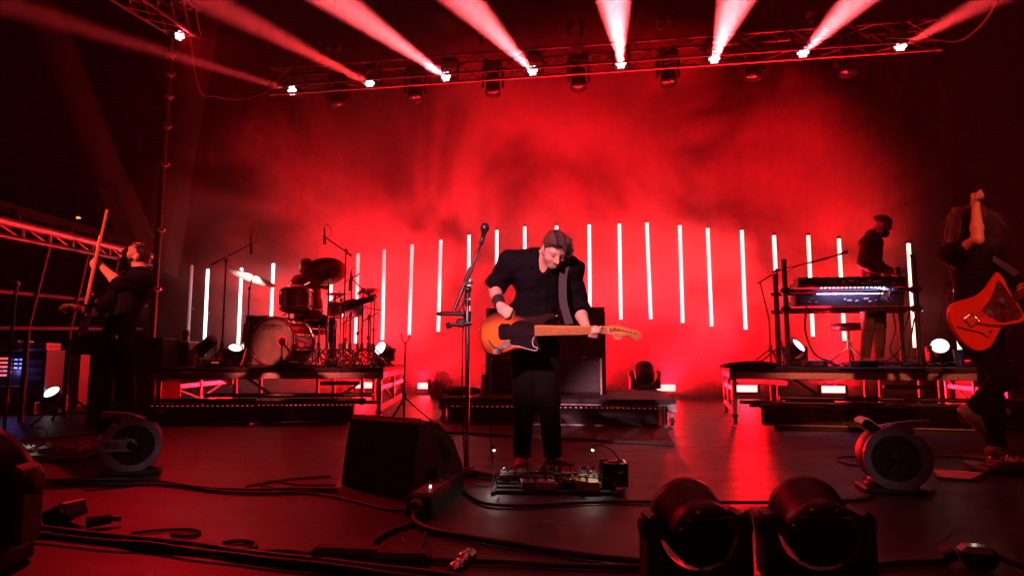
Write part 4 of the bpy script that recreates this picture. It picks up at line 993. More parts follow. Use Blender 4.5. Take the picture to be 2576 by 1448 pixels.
MB().cyl(b1 - (b1 - b0).normalized() * .04, b1 + (m1 - b1) * .2, .018, n=10).build('mic_clip', 'black_plastic', ms)
MB().cyl(b1, m1, .014, .021, n=12).build('mic_handle', 'black_metal', ms)
MB().ball(m1 + Vector((.002, 0, .012)), .034, n=18, sc3=(.95, .95, 1.12)).build('mic_grille', 'black_metal', ms)
MB().tube(smooth_path([m0 + Vector((-.01, -.02, .0)), Lm(1195, 660, -.02), Lm(1172, 720, -.03), Lm(1166, 800, -.02), Lm(1163, 900, -.02), Lm(1164, 1050, -.02), Lm(1170, 1190, -.03)], 8), .0045, n=6).build('cable', 'cable', ms)
# shelf clamp with tray
cl = Lm(1135, 789, -.02); MB().box(cl, (.20, .05, .026), bev=.008).build('tray', 'black_metal', ms)
MB().box(Lm(1160, 812, -.02), (.06, .05, .06), bev=.012).cyl(Lm(1128, 818, -.03), Lm(1186, 812, -.03), .012, n=8).build('tray_clamp', 'black_metal', ms)
MB().cyl(Lm(1126, 812, -.03), Lm(1130, 826, -.03), .016, n=8).build('wing_screw', 'black_metal', ms)
MB().tube(smooth_path([Lm(1150, 790, .0), Lm(1165, 760, 0), Lm(1172, 735, 0)], 4), .007, n=6).build('tray_arm', 'black_metal', ms)
for a, L_ in ((-28, .36), (205, .20), (90, .22)):
    d = Vector((math.cos(R(a)), math.sin(R(a)), 0)); MB().box(d * (L_ / 2) + Vector((0, 0, .028)), (L_, .075, .03), Matrix.Rotation(R(a), 3, 'Z') @ Matrix.Rotation(R(3), 3, 'Y'), bev=.008).build('leg', 'steel_grey', ms)
MB().lathe([(.075, .0), (.075, .035), (.03, .06)], n=20).build('hub', 'steel_grey', ms)

# ================================================================ stage box on the floor, pedalboards
e0, e1 = on_z(1052, 1300), on_z(1128, 1243); d = (e1 - e0); rz = math.atan2(d.y, d.x) - math.pi / 2
t = thing('floor_stage_box', 'long dark floor box with a round connector at its near end', 'box', e0, rz)
MB().extr([(-.075, 0), (.075, 0), (.06, .105), (-.06, .105)], 0, d.length + .1, bev=.008).build('housing', 'black_metal', t)
MB().box((0, (d.length + .1) / 2, .107), (.10, d.length, .006), bev=.002).build('top_plate', 'alu_dull', t)
MB().lathe([(.040, 0), (.040, .012), (.030, .012), (.030, .03), (.022, .03), (.022, .008)], (-.01, -.002, .052), (0, -1, 0), n=24).build('connector', 'alu_dull', t)
for k in range(5): MB().cyl((0, .1 + k * .09, .11), (0, .1 + k * .09, .118), .006, n=8).build('screw', 'led_white' if k in (1,) else 'alu', t)  # one screw head is made to glow white
def pedal(label, c, size, rz, m, knobs=3, tilt=6, switch=True, led=None):
    t = thing('effect_pedal', label, 'effect pedal', c, rz, group='effect pedals on the pedalboards'); W, D, H = size
    MB().extr([(-D / 2, 0), (D / 2, 0), (D / 2, H), (-D / 2, H * .72)], -W / 2, W / 2, plane='yz', bev=.005).build('enclosure', m, t)
    for k in range(knobs):
        x = -W / 2 + W * (k + .5) / knobs; MB().lathe([(.010, 0), (.009, .016), (.006, .018)], (x, D * .25, H * .93), n=10).build('knob', 'black_plastic' if k % 2 else 'chrome', t)
    if switch:
        MB().cyl((0, -D * .28, H * .75), (0, -D * .28, H * .75 + .028), .009, n=10).lathe([(.013, 0), (.011, .008)], (0, -D * .28, H * .75 + .026), n=12).build('footswitch', 'chrome', t)
    if led: MB().ball((W * .2, -D * .05, H * .88), .005, n=6).build('indicator', led, t)
    for s in (-1, 1): MB().cyl((s * W / 2, 0, H * .4), (s * (W / 2 + .02), 0, H * .4), .008, n=8).build('jack', 'chrome', t)
    return t
b = on_z(1395, 1246); t = thing('pedalboard', 'crowded pedalboard at the singer\'s feet', 'pedalboard', b, R(-3))
for k in range(4): MB().box((.0, .06 + k * .10, .012 + k * .005), (.70, .055, .014), bev=.004).build('rail', 'mat_black', t)
for s in (-1, 1): MB().extr([(0, 0), (.42, 0), (.42, .034), (0, .018)], s * .355 - .012, s * .355 + .012, plane='yz', bev=.004).build('side_frame', 'mat_black', t)
PB = lambda x, y, z=.0: b + Matrix.Rotation(R(-3), 3, 'Z') @ Vector((x, y, .021 + y * .035 + z))
pedal('amber edged pedal at the left end of the singer\'s pedalboard', PB(-.29, .33), (.085, .12, .05), R(4), 'silver_plastic', 2)
pedal('small dark pedal second from the left on the singer\'s pedalboard', PB(-.19, .32), (.08, .12, .05), R(-2), 'steel_grey', 2)
pedal('small silver pedal at the left front of the singer\'s pedalboard', PB(-.16, .12), (.075, .12, .05), R(5), 'silver_plastic', 3)
pedal('wide black switcher with many knobs on the singer\'s pedalboard', PB(.02, .33), (.26, .11, .065), 0, 'gloss_black', 9, switch=False)
pedal('pink pedal with cut-out at the front of the singer\'s pedalboard', PB(-.05, .10), (.105, .10, .055), R(-3), 'pink_paint', 2, led='led_red')
pedal('black pedal with red light in the middle of the singer\'s pedalboard', PB(.08, .14), (.09, .12, .05), R(2), 'black_plastic', 3, led='led_orange')
pedal('yellow pedal at the front of the singer\'s pedalboard', PB(.19, .10), (.14, .11, .060), R(-2), 'yellow_paint', 3)
pedal('pale grey pedal beside the tall black box on the pedalboard', PB(.21, .33), (.11, .12, .06), R(3), 'white_plastic', 4, led='led_orange')
t = case('tuner_box', 'tall black box with pale label at the right end of the pedalboard', 'box', PB(.36, .20), (.155, .17, .135), R(-3), 'black_plastic', 'gloss_black', latches=False)
MB().box((.03, -.087, .085), (.03, .004, .012)).build('label_plate', 'white_plastic', t); MB().box((0, .0, .137), (.07, .05, .006), bev=.002).build('top_plate', 'gloss_black', t)
rr = random.Random(31); pb_ = bpy.data.objects['pedalboard']
for k in range(8):
    a_ = Vector((rr.uniform(-.34, .34), rr.uniform(.0, .34), .05)); b_ = Vector((rr.uniform(-.34, .34), rr.uniform(-.06, .3), .05)); m_ = (a_ + b_) / 2 + Vector((rr.uniform(-.05, .05), -.05, .05))
    MB().tube(smooth_path([a_, a_ + Vector((0, -.02, .04)), m_, b_ + Vector((0, -.02, .03)), b_], 6), .0045, n=6).build('patch_cable', 'cable', pb_)
for nm, q, tip, lab in (('right', PB(.42, .26, .11), at(1494, 1121, 3.95), 'right of the two gooseneck lamps, glowing over the pedalboard'), ('left', on_z(1228, 1158), at(1241, 1122, 4.1), 'left of the two gooseneck lamps, beside the microphone stand')):
    t = thing('gooseneck_lamp', lab, 'lamp', q, group='gooseneck lamps lighting the pedalboard'); e = tip - q
    MB().tube(smooth_path([(0, 0, 0), e * .5 + Vector((.02, 0, e.z * .25)), e + Vector((.025 if nm == 'right' else -.02, 0, .008)), e], 7), .004, n=6).build('neck', 'black_metal', t)
    dl = Vector((-.35, -.25, -1)) if nm == 'right' else Vector((.2, -.4, -1))
    MB().cyl(e, e + dl.normalized() * .022, .006, .011, n=10).build('shade', 'black_metal', t)
    MB().ball(e + dl.normalized() * .024, .008, n=8).build('bulb', 'led_white', t)
    lamp('gooseneck_source', 'SPOT', e + dl.normalized() * .036, dl, .8 if nm == 'right' else .8, (.92, 1, .93), t, size=130, blend=.8, rad=.01)
lb = on_z(70, 1160); t = thing('pedalboard', 'low pedalboard with pale lit pedals at the left edge', 'pedalboard', lb, R(12))
MB().box((0, .12, .03), (.80, .34, .03), bev=.006).build('tray', 'black_metal', t); MB().box((.16, -.055, .035), (.46, .012, .03), Matrix.Rotation(0, 3, 'Z')).build('front_edge', 'case_red', t)
LBP = lambda x, y: lb + Matrix.Rotation(R(12), 3, 'Z') @ Vector((x, y, .046))
for i, (x, y, m_, k_, lab) in enumerate(((-.30, .14, 'white_plastic', 2, 'pale pedal at the left end of the left pedalboard'), (-.12, .16, 'green_grey', 4, 'greenish pedal in the middle of the left pedalboard'), (.08, .16, 'silver_plastic', 3, 'silver pedal right of the middle of the left pedalboard'), (.26, .10, 'case_red', 3, 'red lit pedal at the right end of the left pedalboard'))):
    pedal(lab, LBP(x, y), (.13, .12, .05), R(12), m_, k_)
t = thing('pedal_lamp', 'tiny clip lamp shining on the left pedalboard', 'lamp', LBP(-.02, .30)); MB().tube(smooth_path([(0, 0, -.03), (0, 0, .14), (-.02, -.06, .19)], 5), .004, n=6).build('neck', 'black_metal', t); MB().cyl((-.02, -.06, .19), (-.022, -.075, .175), .006, .011, n=8).build('shade', 'black_metal', t)
lamp('pedal_lamp_source', 'SPOT', (-.024, -.085, .165), (-.1, -.2, -1), .9, (.8, 1, .95), t, size=120, blend=.8, rad=.01)
rb = on_z(2548, 1196); t = thing('pedalboard', 'pedalboard at the right guitarist\'s feet, cut by the picture edge', 'pedalboard', rb, R(-8))
MB().box((.12, .14, .03), (.55, .32, .03), bev=.006).build('tray', 'black_metal', t)
for i, (x, y, m_, lab) in enumerate(((-.02, .10, 'silver_plastic', 'silver pedal at the left end of the right pedalboard'), (.12, .16, 'pink_paint', 'pinkish pedal on the right pedalboard'), (.26, .12, 'steel_grey', 'dark pedal at the right edge of the picture'))):
    pedal(lab, rb + Matrix.Rotation(R(-8), 3, 'Z') @ Vector((x, y, .046)), (.11, .12, .05), R(-8), m_, 3)
q = [on_z(2350, 1183), on_z(2358, 1200), on_z(2440, 1208), on_z(2482, 1189)]
sl = MB(); sl.add([(p.x, p.y, z) for z in (.004, .009) for p in q], [(0, 1, 2, 3)[::-1], (4, 5, 6, 7), (0, 1, 5, 4), (1, 2, 6, 5), (2, 3, 7, 6), (3, 0, 4, 7)])
tag(sl.build('paper_sheet', 'paper'), 'pale sheet of paper on the floor beside the right fan', 'paper')

# ================================================================ cables on the floor and clutter at the front edge
def floor_cable(label, px, r=.009, z=None, group='cables lying on floor and decks'):
    return cable_run('floor_cable', label, [on_z(u, v, 0) + Vector((0, 0, (z or r) + .002)) for u, v in px], r=r, group=group)
floor_cable('long cable crossing the floor from the left past the left fan', [(20, 1208), (150, 1214), (300, 1210), (390, 1216), (500, 1233), (620, 1239), (740, 1236), (850, 1238)], .014)
floor_cable('second cable running close beside the long one on the left', [(60, 1216), (240, 1220), (420, 1224), (560, 1241), (700, 1244), (820, 1234)], .010)
floor_cable('cable loop left of the wedge monitor', [(830, 1200), (730, 1208), (640, 1222), (620, 1230), (700, 1240), (800, 1246), (880, 1262), (980, 1285), (1050, 1286)], .007)
floor_cable('thin cable loop lying left of the wedge monitor', [(845, 1222), (760, 1222), (690, 1212), (660, 1222), (720, 1232), (840, 1240)], .006)
floor_cable('thin cable from the pedalboard crossing to the front lamps', [(1150, 1215), (1180, 1250), (1230, 1272), (1330, 1276), (1480, 1268), (1620, 1266), (1900, 1268), (2150, 1262), (2195, 1250)], .009)
floor_cable('thick cable leaving the floor box towards the lower right', [(1050, 1292), (1040, 1312), (1075, 1338), (1180, 1360), (1330, 1384), (1480, 1408), (1640, 1424)], .015)
floor_cable('cable curling back in a wide loop in front of the floor box', [(1040, 1322), (975, 1345), (938, 1372), (950, 1394), (1020, 1408), (1120, 1417), (1260, 1421), (1420, 1430), (1620, 1434)], .011)
floor_cable('thin twisted strap end lying in the cable loop', [(1010, 1342), (1012, 1362), (1022, 1374), (1016, 1392)], .006)
floor_cable('short dangling tie hanging from the cable loop', [(1072, 1340), (1064, 1366), (1052, 1392)], .006)
floor_cable('cable in front of the right fan', [(2192, 1153), (2130, 1150), (2106, 1156), (2140, 1170), (2195, 1174)], .007)
floor_cable('cable trailing from the right guitarist to the paper', [(2350, 1150), (2420, 1152), (2500, 1158), (2560, 1150)], .006)
floor_cable('cable loop lying on the paper at the right', [(2360, 1206), (2430, 1212), (2475, 1204), (2465, 1190), (2440, 1188), (2470, 1182), (2510, 1178)], .006)
floor_cable('cable lying across the stage behind the left fan', [(0, 1118), (90, 1108), (180, 1098), (260, 1090)], .012)
floor_cable('cable under the left tripod', [(0, 1052), (60, 1046), (140, 1044), (210, 1040)], .010)
floor_cable('cable at the foot of the centre riser', [(1090, 1062), (1110, 1054), (1150, 1056), (1180, 1052)], .008)
for i, dy in enumerate((0, 7, 13, 20)):
    rr = random.Random(20 + i)
    px = [(60 + k * 105, 1333 + dy + k * 11.5 + (k * k * .15) + rr.uniform(-4, 4)) for k in range(12)]
    floor_cable('%s strand of the thick cable bundle along the front left' % ['uppermost', 'second', 'third', 'lowest'][i], px, .016 - .002 * i, z=.016 + .012 * (i % 2), group='strands of the front cable bundle')
floor_cable('cable loop sticking up from the front bundle', [(330, 1345), (400, 1338), (470, 1336), (502, 1342), (480, 1352), (430, 1350)], .008)
floor_cable('loop of cable with ring along the front bundle', [(560, 1372), (600, 1366), (640, 1372), (634, 1386), (600, 1388), (650, 1394), (720, 1392), (780, 1400)], .010)
f = on_z(150, 1322); t = thing('junction_box', 'tilted black junction box on the cables at the front left', 'box', f, R(-20))
MB().box((0, .02, .055), (.16, .12, .075), Matrix.Rotation(R(-24), 3, 'Y'), bev=.010).build('housing', 'black_metal', t)
for k in range(4): MB().box((.065 - k * .004, -.045 + k * .03, .085), (.014, .012, .03), Matrix.Rotation(R(-24), 3, 'Y'), bev=.003).build('terminal', 'alu_dull', t)
f = on_z(215, 1330); t = thing('cable_plug', 'black plug lying beside the junction box at the front left', 'plug', f, R(30)); MB().cyl((0, 0, .03), (.10, 0, .035), .028, .022, n=12).cyl((.10, 0, .035), (.14, 0, .03), .012, n=8).build('body', 'rubber', t)
for (u, v, L_, rz, lab) in ((880, 1420, .30, -6, 'black connector block on the front bundle left of the middle'), (1010, 1432, .22, -4, 'second black connector block at the bottom edge')):
    f = on_z(u, v); t = thing('connector_block', lab, 'connector', f, R(rz)); MB().box((0, 0, .035), (L_, .09, .07), bev=.018).build('housing', 'rubber', t); MB().cyl((-L_ / 2 - .04, 0, .03), (-L_ / 2, 0, .03), .018, n=8).build('gland', 'rubber', t)
f = on_z(1163, 1446); t = thing('metal_connector', 'shiny ringed metal connector at the bottom edge', 'connector', f, R(62))
MB().lathe([(.022, -.07), (.030, -.06), (.030, -.035), (.025, -.03), (.025, -.01), (.033, -.005), (.033, .03), (.027, .035), (.027, .06), (.02, .07)], (0, 0, .045), (1, 0, .25), n=20).build('barrel', 'chrome', t)
f = on_z(2415, 1425); t = thing('cable_clamp', 'red lit black clamp on the floor at the bottom right', 'clamp', f, R(-15))
MB().cyl((-.06, 0, .04), (-.02, 0, .055), .032, .036, n=12).build('plug', 'gloss_black', t); MB().box((.06, 0, .045), (.12, .09, .08), bev=.02).build('body', 'gloss_black', t); MB().tube(smooth_path([(.12, 0, .05), (.2, -.05, .03), (.3, -.06, .02)], 5), .014, n=8).build('tail', 'cable', t)
floor_cable('cable running into the clamp at the bottom right', [(2185, 1435), (2260, 1426), (2330, 1424), (2385, 1420)], .014)
# ================================================================ people: one continuous blended surface per body
mat('skin', (.50, .29, .22), .5, scale=18, vary=.10, bump=.05, bscale=220, spec=.4)
mat('skin_tan', (.42, .23, .16), .5, scale=18, vary=.10, bump=.05, bscale=220, spec=.4)
mat('lip', (.36, .13, .11), .45, bump=0)
mat('eye_dark', (.03, .02, .02), .3, bump=0)
mat('cloth_black', (.0045, .004, .005), .85, scale=9, vary=.35, bump=.35, bscale=45, spec=.08)
mat('cloth_shirt', (.0030, .0023, .0042), .8, scale=7, vary=.35, bump=.4, bscale=28, spec=.07)
mat('cloth_trouser', (.0032, .0032, .0034), .9, scale=9, vary=.3, bump=.35, bscale=30, spec=.06)
mat('cloth_jacket', (.10, .022, .032), .8, scale=8, vary=.3, bump=.3, bscale=35)
mat('cloth_grey', (.085, .065, .06), .85, scale=10, vary=.35, bump=.3, bscale=35)
mat('cloth_white', (.6, .55, .55), .85, scale=10, bump=.2)
mat('shoe_dark', (.03, .035, .033), .6, scale=12, bump=.15)
mat('shoe_grey', (.28, .25, .26), .7, scale=30, vary=.3, bump=.3, bscale=160)
mat('hair_brown', (.045, .022, .014), .5, scale=60, vary=.5, bump=.6, bscale=160, stretch=(3, 3, .5))
mat('hair_dark', (.018, .011, .009), .5, scale=60, vary=.5, bump=.6, bscale=160, stretch=(3, 3, .5))
mat('strap', (.02, .018, .028), .7, bump=.2)

class Sdf:
    def __init__(s, lo, hi, h):
        s.h = h; s.lo = np.array(lo, float); n = np.ceil((np.array(hi) - s.lo) / h).astype(int) + 1
        s.ax = [s.lo[i] + h * np.arange(n[i]) for i in range(3)]; s.n = n
        s.D = np.full(n, .5, np.float32)
    def _blk(s, lo, hi):
        i0 = np.clip(np.floor((np.array(lo) - s.lo) / s.h).astype(int), 0, s.n); i1 = np.clip(np.ceil((np.array(hi) - s.lo) / s.h).astype(int) + 1, 0, s.n)
        sl = tuple(slice(a, b) for a, b in zip(i0, i1))
        P = np.meshgrid(s.ax[0][sl[0]], s.ax[1][sl[1]], s.ax[2][sl[2]], indexing='ij', sparse=True)
        return sl, P
    def _mix(s, sl, d, k, op):
        A = s.D[sl]
        if A.size == 0: return
        if op == 'add':
            h = np.maximum(k - np.abs(A - d), 0) / k; s.D[sl] = np.minimum(A, d) - h * h * k * .25
        else:      # carve
            d = -d; h = np.maximum(k - np.abs(A - d), 0) / k; s.D[sl] = np.maximum(A, d) + h * h * k * .25
    def cap(s, a, b, r0, r1, k=.02, op='add', sq=None, clip0=False, clip1=False):
        a = np.array(a, float); b = np.array(b, float); m = max(r0, r1) + k + 3 * s.h
        sl, (X, Y, Z) = s._blk(np.minimum(a, b) - m, np.maximum(a, b) + m)
        ba = b - a; L2 = max(ba @ ba, 1e-9); px, py, pz = X - a[0], Y - a[1], Z - a[2]
        t = (px * ba[0] + py * ba[1] + pz * ba[2]) / L2; tc = np.clip(t, 0, 1)
        qx, qy, qz = px - tc * ba[0], py - tc * ba[1], pz - tc * ba[2]
        d2 = qx * qx + qy * qy + qz * qz; f = 1.0
        if sq is not None:      # flatten across one axis
            ax, f = np.array(sq[0], float), sq[1]; ax /= np.linalg.norm(ax); w = qx * ax[0] + qy * ax[1] + qz * ax[2]
            d2 = d2 + w * w * (1 / (f * f) - 1)
        d = (np.sqrt(d2) - (r0 + (r1 - r0) * tc)) * (1 if sq is None else (.5 + .5 * f))
        L = math.sqrt(L2)
        if clip1: d = np.maximum(d, (t - 1) * L)
        if clip0: d = np.maximum(d, -t * L)
        s._mix(sl, d.astype(np.float32), k, op)
    def ell(s, c, r, M=None, k=.02, op='add'):
        c = np.array(c, float); r = np.array(r, float); m = r.max() + k + 3 * s.h
        sl, (X, Y, Z) = s._blk(c - m, c + m); px, py, pz = X - c[0], Y - c[1], Z - c[2]
        if M is not None: px, py, pz = (M[0][0] * px + M[0][1] * py + M[0][2] * pz, M[1][0] * px + M[1][1] * py + M[1][2] * pz, M[2][0] * px + M[2][1] * py + M[2][2] * pz)
        q = np.sqrt((px / r[0]) ** 2 + (py / r[1]) ** 2 + (pz / r[2]) ** 2); g = np.sqrt((px / r[0] ** 2) ** 2 + (py / r[1] ** 2) ** 2 + (pz / r[2] ** 2) ** 2) + 1e-6
        s._mix(sl, (q * (q - 1) / g).astype(np.float32), k, op)
    def plane(s, p, n):      # keep only the side the normal points away from
        X, Y, Z = np.meshgrid(*s.ax, indexing='ij', sparse=True); s.D = np.maximum(s.D, ((X - p[0]) * n[0] + (Y - p[1]) * n[1] + (Z - p[2]) * n[2]).astype(np.float32))
    def folds(s, amp, freq, seed=0):
        X, Y, Z = np.meshgrid(*s.ax, indexing='ij', sparse=True); g = np.random.RandomState(seed); F = 0
        for i in range(4):
            w = g.normal(size=3); w /= np.linalg.norm(w); w *= freq * (1 + .7 * i); w2 = g.normal(size=3) * freq * .35
            F = F + np.sin(X * w[0] + Y * w[1] + Z * w[2] + 1.8 * np.sin(X * w2[0] + Y * w2[1] + Z * w2[2] + i) + i * 1.7) / (1 + .6 * i)
        s.D = s.D + (amp * F).astype(np.float32)
    def mesh(s, name, m, parent=None, org=None):
        D = s.D; ins = D < 0; n = s.n
        c = np.zeros((n[0] - 1, n[1] - 1, n[2] - 1), np.int8)
        offs = [(a, b, d) for a in (0, 1) for b in (0, 1) for d in (0, 1)]
        for a, b, d in offs: c += ins[a:n[0] - 1 + a, b:n[1] - 1 + b, d:n[2] - 1 + d]
        act = np.argwhere((c > 0) & (c < 8)); N = len(act)
        acc = np.zeros((N, 3)); cnt = np.zeros(N)
        for i in range(8):
            for j in range(i + 1, 8):
                oi, oj = np.array(offs[i]), np.array(offs[j])
                if np.abs(oi - oj).sum() != 1: continue
                vi = D[tuple((act + oi).T)]; vj = D[tuple((act + oj).T)]; mk = (vi < 0) != (vj < 0)
                t = np.where(mk, vi / np.where(mk, vi - vj, 1), 0)
                acc[mk] += (oi + (oj - oi) * t[:, None])[mk]; cnt[mk] += 1
        V = s.lo + (act + acc / np.maximum(cnt, 1)[:, None]) * s.h
        ids = -np.ones(c.shape, np.int64); ids[tuple(act.T)] = np.arange(N); F = []
        for ax in range(3):
            o1, o2 = [(1, 2), (2, 0), (0, 1)][ax]
            sA = [slice(None)] * 3; sB = [slice(None)] * 3; sA[ax] = slice(0, -1); sB[ax] = slice(1, None)
            A, B = ins[tuple(sA)], ins[tuple(sB)]
            e = np.argwhere(A != B); e = e[(e[:, o1] > 0) & (e[:, o2] > 0) & (e[:, o1] < n[o1] - 1) & (e[:, o2] < n[o2] - 1)]
            if not len(e): continue
            u1 = np.zeros(3, int); u1[o1] = 1; u2 = np.zeros(3, int); u2[o2] = 1
            q = np.stack([ids[tuple((e - u1 - u2).T)], ids[tuple((e - u2).T)], ids[tuple(e.T)], ids[tuple((e - u1).T)]], 1)
            fl = A[tuple(e.T)]; q[~fl] = q[~fl][:, ::-1]; F.append(q)
        F = np.concatenate(F); F = F[(F >= 0).all(1)]
        if org is not None: V = V - np.array(org)
        me = bpy.data.meshes.new(name); me.vertices.add(N); me.vertices.foreach_set('co', V.astype(np.float32).ravel())
        me.loops.add(len(F) * 4); me.loops.foreach_set('vertex_index', F.astype(np.int32).ravel())
        me.polygons.add(len(F)); me.polygons.foreach_set('loop_start', np.arange(0, len(F) * 4, 4, dtype=np.int32))
        me.update(calc_edges=True); me.validate(); me.polygons.foreach_set('use_smooth', np.ones(len(me.polygons), bool)); me.update()
        me.materials.append(MATS[m]); o = bpy.data.objects.new(name, me); COL.objects.link(o)
        if parent is not None: o.parent = parent
        if org is not None and parent is None: o.location = org
        return o
def unit(v): v = np.array(v, float); return v / np.linalg.norm(v)
def ortho(f, u):
    f = unit(f); u = np.array(u, float); u = unit(u - f * (u @ f)); l = np.cross(f, u); return f, u, l     # l: to the figure's right
def rotv(v, k, a):
    k = unit(k); return v * math.cos(a) + np.cross(k, v) * math.sin(a) + k * (k @ v) * (1 - math.cos(a))
def hand(S, wr, d, n, side, curl=(60, 60, 40), spread=4, s=1.0, thumb=(.55, .5), curls=None):
    wr = np.array(wr, float); d = unit(d); n = np.array(n, float); n = unit(n - d * (n @ d)); l = np.cross(d, n) * side      # l: towards the thumb
    K = []
    for i, o in enumerate((.030, .010, -.010, -.029)):
        kn = wr + d * (.088 - .006 * abs(i - 1)) * s + l * o * s; K.append(kn); S.cap(wr + d * .012 * s + l * o * .55 * s, kn, .016 * s, .0125 * s, k=.014)
    for i, kn in enumerate(K):
        cs = curls[i] if curls else curl; Ls = [(.042, .026, .020), (.047, .030, .022), (.043, .028, .021), (.034, .021, .018)][i]
        dd = rotv(d, n, R(spread * (1.5 - i)) * side); p = kn
        ax = np.cross(d, n)
        for L, c_ in zip(Ls, cs):
            dd = rotv(dd, ax, R(c_)); q = p + dd * L * s; S.cap(p, q, .0100 * s, .0086 * s, k=.006); p = q
    b = wr + d * .025 * s + l * .026 * s; t1 = b + (l * thumb[0] + d * .75 + n * thumb[1]) * .040 * s; t2 = t1 + (d * .9 + n * thumb[1] * .8 - l * .05) * .034 * s; t3 = t2 + (d * .75 + n * .5 - l * .35) * .024 * s
    S.cap(b, t1, .016 * s, .0125 * s, k=.014); S.cap(t1, t2, .0125 * s, .0105 * s, k=.008); S.cap(t2, t3, .0105 * s, .009 * s, k=.008)
def head(S, c, f, u, neck, s=1.0, stub=0.0):
    f, u, l = ortho(f, u); M = np.array([l, f, u]); c = np.array(c, float); g = lambda a, b, d: c + (l * a + f * b + u * d) * s
    S.ell(g(0, -.008, .028), np.array((.076, .098, .088)) * s, M, k=.02)
    S.ell(g(0, .026, -.030), np.array((.066, .066, .085)) * s, M, k=.03)
    S.ell(g(0, .052, -.088), np.array((.036, .034, .028)) * s, M, k=.03)
    for sd in (-1, 1):
        S.ell(g(sd * .036, .056, -.034), np.array((.028, .026, .028)) * s, M, k=.02)        # cheek
        S.ell(g(sd * .034, .094, .002), np.array((.021, .016, .013)) * s, M, k=.014, op='cut')   # eye socket
        S.ell(g(sd * .032, .077, .000), np.array((.014, .013, .011)) * s, M, k=.005)         # eyelid
        S.ell(g(sd * .079, -.006, -.012), np.array((.010, .021, .033)) * s, M, k=.010)        # ear
    S.cap(g(-.040, .076, .024), g(.040, .076, .024), .013 * s, .013 * s, k=.018)            # brow
    S.cap(g(0, .086, .008), g(0, .113, -.034), .009 * s, .014 * s, k=.014)                  # nose
    for sd in (-1, 1): S.ell(g(sd * .012, .098, -.038), np.array((.010, .011, .009)) * s, M, k=.008)
    S.cap(g(-.020, .080, -.060), g(.020, .080, -.060), .010 * s, .010 * s, k=.010)
    S.cap(g(-.018, .078, -.073), g(.018, .078, -.073), .010 * s, .010 * s, k=.010)
    S.cap(g(-.024, .094, -.0665), g(.024, .094, -.0665), .004 * s, .004 * s, k=.005, op='cut')
    S.cap(g(0, -.022, -.045), neck, .056 * s, .060 * s, k=.035)
    return g, l, f, u, M
def face_bits(par, org, g, l, f, u, s=1.0, brows='hair_brown', eyes=True):
    o = Vector(org)
    for sd in (-1, 1):
        m = MB(); m.tube([Vector(g(sd * (.016 + .012 * k), .090 - .0035 * k * k, .021 + .004 * math.sin(k * 1.3))) - o for k in range(4)], .0045 * s, n=6, taper=[.7, 1, 1, .5]); m.build('eyebrow', brows, par)
        if eyes:
            m = MB(); m.tube([Vector(g(sd * (.020 + .008 * k), .0885 - .0018 * k * k, -.006 + .001 * k)) - o for k in range(4)], .0030 * s, n=6, taper=[.6, 1, 1, .6]); m.build('eye', 'eye_dark', par)
    m = MB(); m.tube([Vector(g(-.020 + .010 * k, .089 - .0035 * abs(k - 2), -.0665)) - o for k in range(5)], .0034 * s, n=6, taper=[.5, 1, 1, 1, .5]); m.build('lips', 'lip', par)
def bounds(pts, m=.22): P = np.array([list(p) for p in pts]); return P.min(0) - m, P.max(0) + m
